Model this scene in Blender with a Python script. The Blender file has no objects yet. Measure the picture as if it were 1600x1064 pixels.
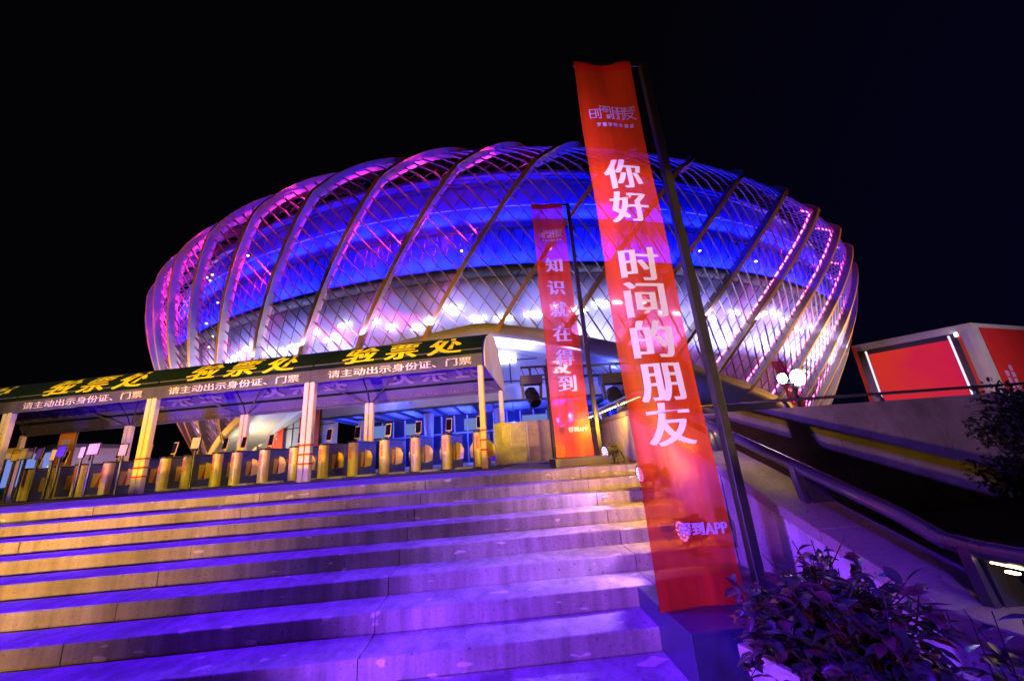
import bpy, bmesh, math, random
import mathutils
from mathutils import Vector, Matrix
sc = bpy.context.scene
COL = sc.collection
rnd = random.Random(7)
PI = math.pi
def rad(a): return math.radians(a)

# ---------------------------------------------------------------- camera
cam = bpy.data.cameras.new('camera'); camo = bpy.data.objects.new('camera', cam); COL.objects.link(camo)
def rotm(roll, pitch, yaw):
    cr, sr, cp, sp, cy, sy = math.cos(roll), math.sin(roll), math.cos(pitch), math.sin(pitch), math.cos(yaw), math.sin(yaw)
    return (Matrix(((cr, -sr, 0), (sr, cr, 0), (0, 0, 1))) @ Matrix(((1, 0, 0), (0, cp, sp), (0, -sp, cp)))
            @ Matrix(((1, 0, 0), (0, 0, -1), (0, 1, 0))) @ Matrix(((cy, -sy, 0), (sy, cy, 0), (0, 0, 1))))
CM = rotm(-.076, .2915, .0683)
camo.matrix_world = Matrix((CM[0], -Vector(CM[1]), -Vector(CM[2]))).transposed().to_4x4()
cam.sensor_width = 36; cam.lens = 36 * 600 / 1600; cam.clip_start = .05; cam.clip_end = 3000
sc.camera = camo
# ---------------------------------------------------------------- sky, exposure
sc.view_settings.view_transform = 'Standard'; sc.view_settings.look = 'None'
sc.view_settings.exposure = 0.0; sc.view_settings.gamma = 1
w = bpy.data.worlds.new('World'); sc.world = w; w.use_nodes = True
nt = w.node_tree; bg = nt.nodes['Background']
tc = nt.nodes.new('ShaderNodeTexCoord'); sx = nt.nodes.new('ShaderNodeSeparateXYZ'); cr_ = nt.nodes.new('ShaderNodeValToRGB')
nt.links.new(tc.outputs['Generated'], sx.inputs[0]); nt.links.new(sx.outputs['X'], cr_.inputs[0]); nt.links.new(cr_.outputs[0], bg.inputs[0])
cr_.color_ramp.elements[0].color = (.0009, .0007, .0012, 1); cr_.color_ramp.elements[0].position = .3
cr_.color_ramp.elements[1].color = (.0011, .0009, .0075, 1); cr_.color_ramp.elements[1].position = .85
bg.inputs[1].default_value = 1.0
# ---------------------------------------------------------------- lamps of the event lighting and added fill spots
def spot(name, loc, target, color, power, angle=60, blend=.5, size=.15):
    l = bpy.data.lights.new(name, 'SPOT'); l.color = color; l.energy = power; l.spot_size = rad(angle); l.spot_blend = blend; l.shadow_soft_size = size
    o = bpy.data.objects.new(name, l); COL.objects.link(o); o.location = loc
    o.rotation_euler = (Vector(target) - Vector(loc)).to_track_quat('-Z', 'Y').to_euler(); return o
def point(name, loc, color, power, size=.1):
    l = bpy.data.lights.new(name, 'POINT'); l.color = color; l.energy = power; l.shadow_soft_size = size
    o = bpy.data.objects.new(name, l); COL.objects.link(o); o.location = loc; return o
def area(name, loc, target, color, power, sx_, sy_, spread=180):
    l = bpy.data.lights.new(name, 'AREA'); l.shape = 'RECTANGLE'; l.size = sx_; l.size_y = sy_; l.color = color; l.energy = power; l.spread = rad(spread)
    o = bpy.data.objects.new(name, l); COL.objects.link(o); o.location = loc
    o.rotation_euler = (Vector(target) - Vector(loc)).to_track_quat('-Z', 'Y').to_euler(); return o
GOLD = (1, .50, .03); YEL = (1, .64, .015); VIOLET = (.085, .004, 1); LILAC = (.50, .24, 1); WARM = (1, .62, .18)
spot('blue_flood', (-6, 5.5, 13.5), (-6, 4.3, -.6), VIOLET, 26000, 58, .22, .3)
spot('wall_violet_wash', (-3.2, 1.6, -.95), (2.3, 3.9, -.75), (.24, .05, 1), 2200, 60, .8, .15)
spot('violet_front_flood', (1.0, -9, 2.6), (1.3, 5, -.7), (.26, .06, 1), 450, 44, 1, .25)
spot('violet_right_flood', (.2, -7, 1.6), (1.7, 3.0, -1.1), (.13, .02, 1), 600, 24, 1, .2)
spot('pink_front_flood', (-6, -9, 0), (-3.5, 5, -.6), (1, .24, .22), 130, 64, 1, .25)
spot('gold_flood', (-10, -6, -1.35), (-7.5, 6, -.2), (1, .47, .0), 17000, 52, .9, .15)
for s_ in (-1.6, 1.4, 4.4, 7.6, 11.0, 14.5):
    spot('gold_landing_flood', (-s_ * .75, -7, -.25), (-.1 - s_ * .985, 10.6 + s_ * .17, 2.25), YEL, 5200, 17.5, .22, .08)
spot('gold_banner_flood', (-2.0, -5, .8), (1.4, 3.2, 3.3), (1, .40, .06), 620, 26, 1, .2)
spot('gold_banner_flood', (-1.8, -5, .6), (1.4, 3.2, -.1), (1, .30, .16), 1300, 24, 1, .2)
spot('lilac_banner_fill', (.2, -5, 3.2), (1.45, 3.2, 1.6), LILAC, 700, 26, 1, .2)  # added lilac spot for the banner lettering, no fixture behind it
spot('gold_banner_flood', (-2.6, -5, 1.2), (1.5, 7.1, 2.7), (1, .34, .14), 3000, 24, 1, .2)
spot('lilac_banner_fill', (-2.2, -4, 3), (1.5, 7.1, 2.4), LILAC, 6500, 24, 1, .2)  # same added fill for the farther banner
spot('rail_fill', (.7, .9, -1.25), (2.5, 3.3, -.45), VIOLET, 170, 62, .9, .08)  # added spot for the violet bounce off the side wall
spot('garden_flood', (-2.9, 2.0, 1.05), (8.1, 8.0, -.1), (.30, .10, 1), 4200, 25, .35, .04)
spot('garden_gold_flood', (-2.5, 2.25, .85), (6.6, 8.0, .1), GOLD, 2600, 22, .4, .03)
for k_ in range(3):
    s_ = 2.2 + k_ * 4.55; lx_, ly_ = -.1 - .985 * s_ - .2, 9.25 + .1736 * s_ - 1.2
    spot('lining_fill', (lx_, ly_, -.1), (lx_ + .5, ly_ + 2.8, 2.9), (.12, .008, 1), 1000, 105, .7, .15)  # added violet spots under the awning, no fixtures there
spot('plant_fill', (.3, -1.2, 2.6), (1.5, 1.8, -.7), VIOLET, 1700, 34, 1, .15)  # added spot to deepen the violet on the leaves
spot('plinth_fill', (.2, .2, -.8), (1.6, 2.8, -1.35), (.07, .01, 1), 110, 24, .8, .1)  # added spot that turns the plinth front blue
spot('awning_end_wash', (3.4, 9.2, 1.9), (.0, 10.7, 2.85), (.45, .45, 1), 260, 26, .7, .1)
for k_ in range(4):
    s_ = k_ * 4.58 + 2.2; tx_, ty_ = -.1 - .985 * s_ + .12, 9.25 + .1736 * s_ + .7
    spot('awning_fill', (tx_ + 1.0, ty_ - 7.5, 9.0), (tx_, ty_, 2.95), (1, .78, .34), 2300, 34, 1, .1)  # added warm spots, one per bay, that bring out the awning lettering

# ---------------------------------------------------------------- helpers
class MB:
    def __init__(s): s.v = []; s.f = []
    def add(s, vs, fs):
        n = len(s.v); s.v += [tuple(v) for v in vs]; s.f += [tuple(i + n for i in f) for f in fs]; return s
    def hexa(s, p):   # 8 corners: bottom 4 ccw, top 4 ccw
        return s.add(p, [(3, 2, 1, 0), (4, 5, 6, 7), (0, 1, 5, 4), (1, 2, 6, 5), (2, 3, 7, 6), (3, 0, 4, 7)])
    def box(s, x0, x1, y0, y1, z0, z1):
        return s.hexa([(x0, y0, z0), (x1, y0, z0), (x1, y1, z0), (x0, y1, z0), (x0, y0, z1), (x1, y0, z1), (x1, y1, z1), (x0, y1, z1)])
    def obox(s, c, ax, ay, az):   # centre and three half-axes
        c, ax, ay, az = map(Vector, (c, ax, ay, az))
        return s.hexa([c - ax - ay - az, c + ax - ay - az, c + ax + ay - az, c - ax + ay - az, c - ax - ay + az, c + ax - ay + az, c + ax + ay + az, c - ax + ay + az])
    def prism(s, poly, d):        # polygon of 3-D points swept along d
        n = len(poly); d = Vector(d); a = [Vector(p) for p in poly]; b = [p + d for p in a]
        return s.add(a + b, [tuple(range(n))[::-1], tuple(range(n, 2 * n))] + [(i, (i + 1) % n, n + (i + 1) % n, n + i) for i in range(n)])
    def tube(s, pts, r, n=8, cap=True):
        pts = [Vector(p) for p in pts]; m = len(pts); vs = []
        up = Vector((0, 0, 1)); prev = None
        for i, p in enumerate(pts):
            t = (pts[min(i + 1, m - 1)] - pts[max(i - 1, 0)]).normalized()
            if prev is None:
                a = t.cross(up if abs(t.z) < .95 else Vector((0, 1, 0))).normalized()
            else:
                a = (prev - t * prev.dot(t)).normalized()
            prev = a; b = t.cross(a); rr = r[i] if isinstance(r, (list, tuple)) else r
            vs += [p + (a * math.cos(2 * PI * k / n) + b * math.sin(2 * PI * k / n)) * rr for k in range(n)]
        fs = [(i * n + k, i * n + (k + 1) % n, (i + 1) * n + (k + 1) % n, (i + 1) * n + k) for i in range(m - 1) for k in range(n)]
        if cap: fs += [tuple(range(n))[::-1], tuple(range((m - 1) * n, m * n))]
        return s.add(vs, fs)
    def grid(s, rows):
        nr, nc = len(rows), len(rows[0])
        return s.add([p for r in rows for p in r], [(i * nc + j, i * nc + j + 1, (i + 1) * nc + j + 1, (i + 1) * nc + j) for i in range(nr - 1) for j in range(nc - 1)])
    def build(s, name, mat, parent=None, smooth=False):
        me = bpy.data.meshes.new(name); me.from_pydata(s.v, [], s.f); me.update()
        bm = bmesh.new(); bm.from_mesh(me); bmesh.ops.recalc_face_normals(bm, faces=bm.faces); bm.to_mesh(me); bm.free()
        if smooth:
            for p in me.polygons: p.use_smooth = True
        me.materials.append(mat)
        o = bpy.data.objects.new(name, me); COL.objects.link(o)
        if parent: o.parent = parent; o.matrix_parent_inverse = parent.matrix_world.inverted() if False else Matrix.Translation(-parent.location)
        return o
def bevel(o, wdt=.01, seg=2):
    m = o.modifiers.new('bevel', 'BEVEL'); m.width = wdt; m.segments = seg; m.limit_method = 'ANGLE'; m.angle_limit = rad(40); return o
def tag(o, label=None, cat=None, group=None, kind=None):
    if label: o['label'] = label
    if cat: o['category'] = cat
    if group: o['group'] = group
    if kind: o['kind'] = kind
    return o
def thing(name, loc, label, cat, group=None):   # parts are written in world coordinates; the Empty marks the base
    o = bpy.data.objects.new(name, None); COL.objects.link(o); o.location = loc; o.empty_display_size = .2
    return tag(o, label, cat, group)
def copy_tree(o, parent=None):
    c = o.copy(); COL.objects.link(c)
    if parent:
        inv = o.matrix_parent_inverse.copy(); c.parent = parent; c.matrix_parent_inverse = inv
    for ch in list(o.children): copy_tree(ch, c)
    return c

# ---------------------------------------------------------------- materials
def mat(name, col, rough=.6, metal=0, var=.0, scale=5., bump=0., spec=.5, stretch=(1, 1, 1), emit=None, es=0):
    m = bpy.data.materials.new(name); m.use_nodes = True; nt = m.node_tree; b = nt.nodes['Principled BSDF']
    b.inputs['Base Color'].default_value = (*col, 1); b.inputs['Roughness'].default_value = rough; b.inputs['Metallic'].default_value = metal
    b.inputs['Specular IOR Level'].default_value = spec
    if emit: b.inputs['Emission Color'].default_value = (*emit, 1); b.inputs['Emission Strength'].default_value = es
    if var or bump:
        tc = nt.nodes.new('ShaderNodeTexCoord'); mp = nt.nodes.new('ShaderNodeMapping'); mp.inputs['Scale'].default_value = stretch
        n = nt.nodes.new('ShaderNodeTexNoise'); n.inputs['Scale'].default_value = scale; n.inputs['Detail'].default_value = 6; n.inputs['Roughness'].default_value = .65
        nt.links.new(tc.outputs['Object'], mp.inputs[0]); nt.links.new(mp.outputs[0], n.inputs['Vector'])
        if var:
            r = nt.nodes.new('ShaderNodeMapRange'); r.inputs[1].default_value = .3; r.inputs[2].default_value = .7; r.inputs[3].default_value = 1 - var; r.inputs[4].default_value = 1 + var
            mx = nt.nodes.new('ShaderNodeVectorMath'); mx.operation = 'SCALE'; mx.inputs[0].default_value = col
            nt.links.new(n.outputs[0], r.inputs[0]); nt.links.new(r.outputs[0], mx.inputs['Scale']); nt.links.new(mx.outputs[0], b.inputs['Base Color'])
            r2 = nt.nodes.new('ShaderNodeMapRange'); r2.inputs[3].default_value = max(.05, rough - .12); r2.inputs[4].default_value = min(1, rough + .12)
            nt.links.new(n.outputs[0], r2.inputs[0]); nt.links.new(r2.outputs[0], b.inputs['Roughness'])
        if bump:
            bp = nt.nodes.new('ShaderNodeBump'); bp.inputs['Strength'].default_value = bump; bp.inputs['Distance'].default_value = .02
            nt.links.new(n.outputs[0], bp.inputs['Height']); nt.links.new(bp.outputs[0], b.inputs['Normal'])
    return m
def emis(name, col, strength):
    m = bpy.data.materials.new(name); m.use_nodes = True; nt = m.node_tree; nt.nodes.clear()
    e = nt.nodes.new('ShaderNodeEmission'); e.inputs[0].default_value = (*col, 1); e.inputs[1].default_value = strength
    o = nt.nodes.new('ShaderNodeOutputMaterial'); nt.links.new(e.outputs[0], o.inputs[0]); return m
def concrete(name, base, scuffs=True, sk=1.):
    m = bpy.data.materials.new(name); m.use_nodes = True; nt = m.node_tree; L = nt.links.new; N = nt.nodes.new
    b = nt.nodes['Principled BSDF']; b.inputs['Roughness'].default_value = .72; b.inputs['Specular IOR Level'].default_value = .35
    tc = N('ShaderNodeTexCoord')
    def noise(scale, stretch, detail=5, rough=.6):
        mp = N('ShaderNodeMapping'); mp.inputs['Scale'].default_value = stretch; L(tc.outputs['Object'], mp.inputs[0])
        n = N('ShaderNodeTexNoise'); n.inputs['Scale'].default_value = scale; n.inputs['Detail'].default_value = detail; n.inputs['Roughness'].default_value = rough
        L(mp.outputs[0], n.inputs['Vector']); return n.outputs[0]
    def rng(x, a, b_, c, d):
        r = N('ShaderNodeMapRange'); r.inputs[1].default_value = a; r.inputs[2].default_value = b_; r.inputs[3].default_value = c; r.inputs[4].default_value = d; L(x, r.inputs[0]); return r.outputs[0]
    def mul(a, c):
        q = N('ShaderNodeMath'); q.operation = 'MULTIPLY'; L(a, q.inputs[0]); L(c, q.inputs[1]); return q.outputs[0]
    big = rng(noise(.9, (1, 1, 1)), .3, .7, .58, 1.25)
    streak = rng(noise(9 if sk == 1 else 3, (1, .6, .12 if sk == 1 else .6), 4), .32, .66, 1 - .38 * sk, 1 + .12 * sk)
    fine = rng(noise(60, (1, 1, 1), 3), .3, .7, .86, 1.12)
    pits = rng(noise(34, (1, 1, 1), 1, .4), .27, .33, .5, 1)
    v = mul(mul(big, streak), mul(fine, pits))
    if scuffs:
        sc_ = rng(noise(6.5, (.8, 1, 2.4), 1, .3), .715, .745, 0, .8)
        ad = N('ShaderNodeMath'); ad.operation = 'ADD'; L(v, ad.inputs[0]); L(sc_, ad.inputs[1]); v = ad.outputs[0]
    mx = N('ShaderNodeVectorMath'); mx.operation = 'SCALE'; mx.inputs[0].default_value = base; L(v, mx.inputs['Scale']); L(mx.outputs[0], b.inputs['Base Color'])
    bp = N('ShaderNodeBump'); bp.inputs['Strength'].default_value = .35; bp.inputs['Distance'].default_value = .01; L(v, bp.inputs['Height']); L(bp.outputs[0], b.inputs['Normal'])
    return m
def fabric(name, col, see, rough=.8, var=.12):
    m = bpy.data.materials.new(name); m.use_nodes = True; nt = m.node_tree; nt.nodes.clear(); N = nt.nodes.new; L = nt.links.new
    o = N('ShaderNodeOutputMaterial'); d = N('ShaderNodeBsdfDiffuse'); t = N('ShaderNodeBsdfTranslucent'); p = N('ShaderNodeBsdfTransparent')
    g = N('ShaderNodeBsdfGlossy'); g.inputs['Roughness'].default_value = .35
    tc = N('ShaderNodeTexCoord'); mp = N('ShaderNodeMapping'); mp.inputs['Scale'].default_value = (9, 9, .35); L(tc.outputs['Object'], mp.inputs[0])
    n = N('ShaderNodeTexNoise'); n.inputs['Scale'].default_value = 1.0; n.inputs['Detail'].default_value = 3; L(mp.outputs[0], n.inputs['Vector'])
    r = N('ShaderNodeMapRange'); r.inputs[1].default_value = .3; r.inputs[2].default_value = .7; r.inputs[3].default_value = 1 - var * 2; r.inputs[4].default_value = 1 + var * 2; L(n.outputs[0], r.inputs[0])
    s = N('ShaderNodeVectorMath'); s.operation = 'SCALE'; s.inputs[0].default_value = col; L(r.outputs[0], s.inputs['Scale'])
    L(s.outputs[0], d.inputs[0]); L(s.outputs[0], t.inputs[0])
    p.inputs[0].default_value = (1, .32 if col[0] > col[2] else .9, .38 if col[0] > col[2] else .9, 1)
    a = N('ShaderNodeMixShader'); a.inputs[0].default_value = .35; L(d.outputs[0], a.inputs[1]); L(t.outputs[0], a.inputs[2])
    a2 = N('ShaderNodeMixShader'); a2.inputs[0].default_value = .04; L(a.outputs[0], a2.inputs[1]); L(g.outputs[0], a2.inputs[2])
    b = N('ShaderNodeMixShader'); b.inputs[0].default_value = see; L(a2.outputs[0], b.inputs[1]); L(p.outputs[0], b.inputs[2]); L(b.outputs[0], o.inputs[0])
    return m
M = dict(
    stone=concrete('pale granite', (.36, .33, .32)), wallstone=concrete('fair faced concrete', (.42, .39, .40), False), coping=concrete('coping stone', (.25, .21, .18), False, .6),
    retaining=concrete('grey cladding stone', (.26, .24, .26), False, .5),
    paving=mat('landing paving', (.16, .15, .15), .7, var=.25, scale=3, bump=.1), soil=mat('ground soil', (.035, .03, .025), .95, var=.3, scale=2, bump=.4),
    matting=mat('black rubber matting', (.035, .033, .03), .8, var=.2, scale=8),
    goldlitflange=mat('flange tinted by gold light', (.82, .46, .15), .45, var=.1, scale=.5), cream=mat('cream painted steel', (.34, .28, .22), .45, var=.10, scale=.6), bar=mat('painted steel bar', (.44, .32, .28), .45, var=.08, scale=.5),  # flange: gold of the floodlight is put into its colour
    cable=mat('dark cable', (.03, .03, .04), .5), bluelitskin=mat('cladding tinted by blue light', (.07, .10, .50), .5, var=.3, scale=.3, stretch=(1, 1, .4)), skin=mat('pale cladding', (.40, .42, .62), .5, var=.10, scale=.25), shell=mat('white shell plaster', (.56, .55, .52), .55, var=.08, scale=.3),  # upper cladding: the blue wash is painted into its base colour
    facade=mat('pale facade panel', (.42, .44, .54), .4, var=.06, scale=.4), joint=mat('dark joint', (.03, .03, .05), .7), beam=mat('dark ring beam', (.04, .04, .06), .6),
    glass=mat('dark shop glass', (.02, .03, .07), .08, spec=.8), canopyglass=mat('frosted canopy glass', (.35, .42, .6), .25),
    steel=mat('satin steel', (.12, .12, .15), .3, .75, var=.04, scale=3), darksteel=mat('dull grey tube', (.10, .10, .11), .5, .3), boothwhite=mat('dull white panel', (.42, .40, .44), .5, var=.12, scale=1.2), white=mat('white painted steel', (.75, .74, .72), .4, var=.06, scale=3),
    dark=mat('black painted steel', (.015, .015, .018), .38, var=.2, scale=6), black=mat('black plastic', (.012, .012, .014), .35), screen=mat('black glass screen', (.008, .008, .01), .08),
    plinth=mat('dark blue painted board', (.035, .035, .08), .32, var=.25, scale=7), legwrap=mat('cream leg cover', (.80, .68, .46), .6, var=.07, scale=3),
    roof=mat('dark green awning cloth', (.005, .014, .020), .9, spec=.1, var=.25, scale=2), lining=mat('awning lining', (.10, .07, .26), .75, var=.15, scale=2.5), ghost=mat('faint printed lining', (.26, .19, .42), .75),  # lining colour includes the violet light from below
    valance=mat('grey blue valance cloth', (.085, .075, .095), .6, var=.25, scale=2.5, bump=.2), yellowtext=mat('yellow lettering', (.86, .66, .03), .6), creamtext=mat('cream lettering', (.80, .70, .55), .5),
    endcap=mat('white awning end', (.72, .72, .76), .5, var=.06, scale=2), red=mat('red tape', (.62, .03, .02), .5), orange=mat('orange sticker', (.85, .42, .10), .5), redtext=mat('red lettering', (.72, .06, .02), .5),
    whitetext=mat('white lettering tinted by violet light', (.48, .50, .98), .55), bluetext=mat('dark print', (.10, .02, .06), .6),  # white lettering coloured lavender to carry the violet light on it
    turn=mat('turnstile shell tinted by yellow light', (.74, .58, .10), .3, var=.06, scale=3), turnside=mat('grey turnstile panel', (.11, .10, .12), .3, var=.15, scale=4), clear=mat('amber acrylic window', (.72, .52, .10), .15), clearred=mat('red acrylic window', (.5, .05, .05), .15),  # turnstile shell painted with the yellow of the landing light
    pinkboard=mat('pale pink notice board', (.72, .55, .52), .5), goldboard=mat('golden notice board', (.75, .52, .16), .5), blueboard=mat('violet notice board', (.12, .05, .60), .4),
    fence=mat('yellowish barrier panel', (.55, .50, .22), .6, var=.25, scale=4), frame=mat('barrier frame', (.6, .55, .35), .4),
    banner=fabric('red mesh banner cloth', (.80, .075, .008), .44), hem=fabric('red banner hem', (.55, .04, .015), .1), flagcloth=fabric('faded red flag cloth', (.6, .06, .08), .35),
    poster=mat('red poster', (.55, .018, .02), .5, var=.1, scale=2), redcloth=mat('red hanging cloth', (.50, .05, .02), .8, var=.12, scale=1), orangeflag=mat('orange flag cloth', (.8, .22, .03), .7),
    leaf=mat('glossy leaf', (.022, .034, .030), .33, var=.5, scale=30), leaf2=mat('reddish leaf', (.060, .026, .034), .33, var=.5, scale=30), bark=mat('bark', (.022, .016, .014), .9, var=.3, scale=20), bushleaf=mat('bush leaf', (.022, .034, .014), .45, var=.5, scale=9),
    pot=mat('cream glazed pot', (.34, .30, .28), .35, var=.08, scale=4), earth=mat('potting soil', (.05, .035, .02), .95, bump=.5, scale=30, var=.3),
    pinkled=emis('magenta led', (1, .08, .60), 20), warmled=emis('warm led', (1, .70, .30), 24), whiteled=emis('white lamp', (.92, .93, 1), 14), flood=emis('white floodlight lens', (.95, .97, 1), 90),
    par=emis('violet led lens', (.50, .32, 1), 4), sign=emis('lit white lettering', (.86, .90, 1), 6), tubeled=emis('white tube light', (1, .80, .95), 1.1), screenred=emis('red video wall', (.62, .010, .045), .95),
    tinylamp=emis('small warm lamp', (1, .9, .7), 6), kiosk=emis('lit blue light box', (.25, .36, 1), .7), doorlight=emis('lit doorway', (.30, .42, 1), .5),
)
_n = M['screenred'].node_tree; _e = [q for q in _n.nodes if q.type == 'EMISSION'][0]; _t = _n.nodes.new('ShaderNodeTexCoord'); _x = _n.nodes.new('ShaderNodeTexNoise'); _x.inputs['Scale'].default_value = .35; _x.inputs['Detail'].default_value = 4
_r = _n.nodes.new('ShaderNodeValToRGB'); _r.color_ramp.elements[0].position = .35; _r.color_ramp.elements[0].color = (.62, .03, .02, 1); _r.color_ramp.elements[1].position = .65; _r.color_ramp.elements[1].color = (.55, .004, .085, 1)
_n.links.new(_t.outputs['Object'], _x.inputs['Vector']); _n.links.new(_x.outputs[0], _r.inputs[0]); _n.links.new(_r.outputs[0], _e.inputs[0])
# ---------------------------------------------------------------- lettering
_tc = {}
def glyphs(body, offset=0., res=4):
    k = (body, offset)
    if k in _tc: return _tc[k]
    c = bpy.data.curves.new('lettering', 'FONT'); c.body = body; c.offset = offset; c.resolution_u = res; c.fill_mode = 'FRONT'
    o = bpy.data.objects.new('lettering', c); COL.objects.link(o); bpy.context.view_layer.update()
    me = bpy.data.meshes.new_from_object(o.evaluated_get(bpy.context.evaluated_depsgraph_get()))
    vs = [v.co.copy() for v in me.vertices]; fs = [tuple(p.vertices) for p in me.polygons]
    bpy.data.objects.remove(o); bpy.data.curves.remove(c); bpy.data.meshes.remove(me)
    _tc[k] = (vs, fs); return vs, fs
def text(name, body, parent, m, fn, w, h, smear=0., offset=.0, box=None, lift=.0):
    """letters laid out in a w x h field (centred) and placed by fn(a, b, n): a, b in metres, n = lift off the surface"""
    vs, fs = glyphs(body, offset)
    x0, x1 = min(v.x for v in vs), max(v.x for v in vs)
    mb = MB()
    for k, dx in enumerate([0] if not smear else [-smear, -smear / 2, 0, smear / 2, smear]):
        mb.add([fn(((v.x - x0 + dx * 1.) / (x1 - x0) - .5) * w, ((v.y - .38) / .96) * h, lift + k * .0006) for v in vs], fs)
    me = bpy.data.meshes.new(name); me.from_pydata(mb.v, [], mb.f); me.update(); me.materials.append(m)
    o = bpy.data.objects.new(name, me); COL.objects.link(o)
    if parent: o.parent = parent; o.matrix_parent_inverse = Matrix.Translation(-parent.location)
    return o

# ================================================================= SETTING
ZL = -.248; RISE = .15; TREAD = .4125; Y1 = 6.21; ZG = ZL - 9 * RISE      # landing level, ground level
XW = 2.30                                                               # inner face of the stair wall
mb = MB(); mb.box(-600, 600, -300, 2.86, ZG - 1, ZG); mb.box(-600, 600, 2.862, 900, ZG - 1, ZG - .03)
tag(mb.build('ground', M['soil']), kind='structure')
mb = MB(); mb.box(-60, XW, -40, 2.895, ZG, ZG + .006); tag(mb.build('pavement', M['paving']), kind='structure')
# plaza on top of the stairs
mb = MB()
mb.prism([(-90, Y1 + .46, ZL), (XW + .45, Y1 + .46, ZL), (XW + .45, 8.3, ZL), (90, 8.3, ZL), (90, 260, ZL), (-90, 260, ZL)], (0, 0, -1.3))
tag(mb.build('plaza', M['paving']), kind='structure')
# stairs: slab by slab with open joints
mb = MB(); js = [XW + .002, 1.33, -1.044, -3.44, -5.72, -8.0, -10.3, -12.6, -14.9, -17.2, -19.5, -22]
for k in range(9):
    y = Y1 - k * TREAD; z = ZL - k * RISE
    for a, b in zip(js[1:], js[:-1]):
        dy = rnd.uniform(-.003, .003); dz = rnd.uniform(-.002, .002); g = .004
        yy = y + dy; zz = z + dz; c = .009
        back = y + TREAD + .03 if k else y + .46
        poly = [(a + g, yy + .004, z - RISE - .02), (a + g, yy, zz - .022), (a + g, yy, zz - c), (a + g, yy + .003, zz - .003), (a + g, yy + c, zz), (a + g, back, zz), (a + g, back, z - RISE - .02)]
        mb.prism(poly, (b - a - 2 * g, 0, 0))
    mb.box(-22, XW, y + .05, y + TREAD + .1, z - RISE - .3, z - .035)
st = mb.build('stairs', M['stone']); tag(st, kind='structure')

# ================================================================= ARENA
D = 84.; C3 = rad(3.3); CX, CY = D * math.sin(C3), D * math.cos(C3)
Rw, zw, bb, rt, ex, bl = .7124 * D, .227 * D, .1521 * D, .331 * D, 1.24, .1064 * D
def KK(th): return 1 + .0573 * math.cos(2 * th) + .0812 * math.cos(th) + .045 * math.sin(th) ** 2
def RP(th, r, z, k=True):     # arena polar frame: th=0 faces the stairs
    x, y = r * math.sin(th), -r * math.cos(th); c, s = math.cos(-C3), math.sin(-C3)
    return Vector((CX + x * c - y * s, CY + x * s + y * c, z * (KK(th) if k else 1)))
def prof(t):
    if t >= 0:
        a = min(t, 1) * PI / 2; return rt + (Rw - rt) * abs(math.cos(a)) ** ex, zw + bb * math.sin(a) ** ex
    return Rw - bl * (-t) ** 1.45, zw * (1 + t)
def SP(thd, t, off=0.):
    r, z = prof(t); return RP(rad(thd), r + off, z)
AR = [(-70, -1.0), (-44, -.94), (-38.5, -.885), (-27, -.755), (-14, -.635), (-2, -.575), (4, -.62), (9.5, -.67), (18, -.76), (31.5, -.885), (44, -.97), (60, -1.0)]
def lerp(tab, x):
    if x <= tab[0][0]: return tab[0][1]
    for (a, b), (c, d) in zip(tab, tab[1:]):
        if x <= c: return b + (d - b) * (x - a) / (c - a)
    return tab[-1][1]
def arch(thd): return lerp(AR, thd)
arena = thing('arena', tuple(RP(0, 51, -.25 / 1.14)), 'round arena wrapped in spiralling lattice of pink lit ribs over blue lit walls', 'arena')
ribs = {}
OFF = {3, 4, -2, -4, 1, 2}       # ribs whose led lines are dark
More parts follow.
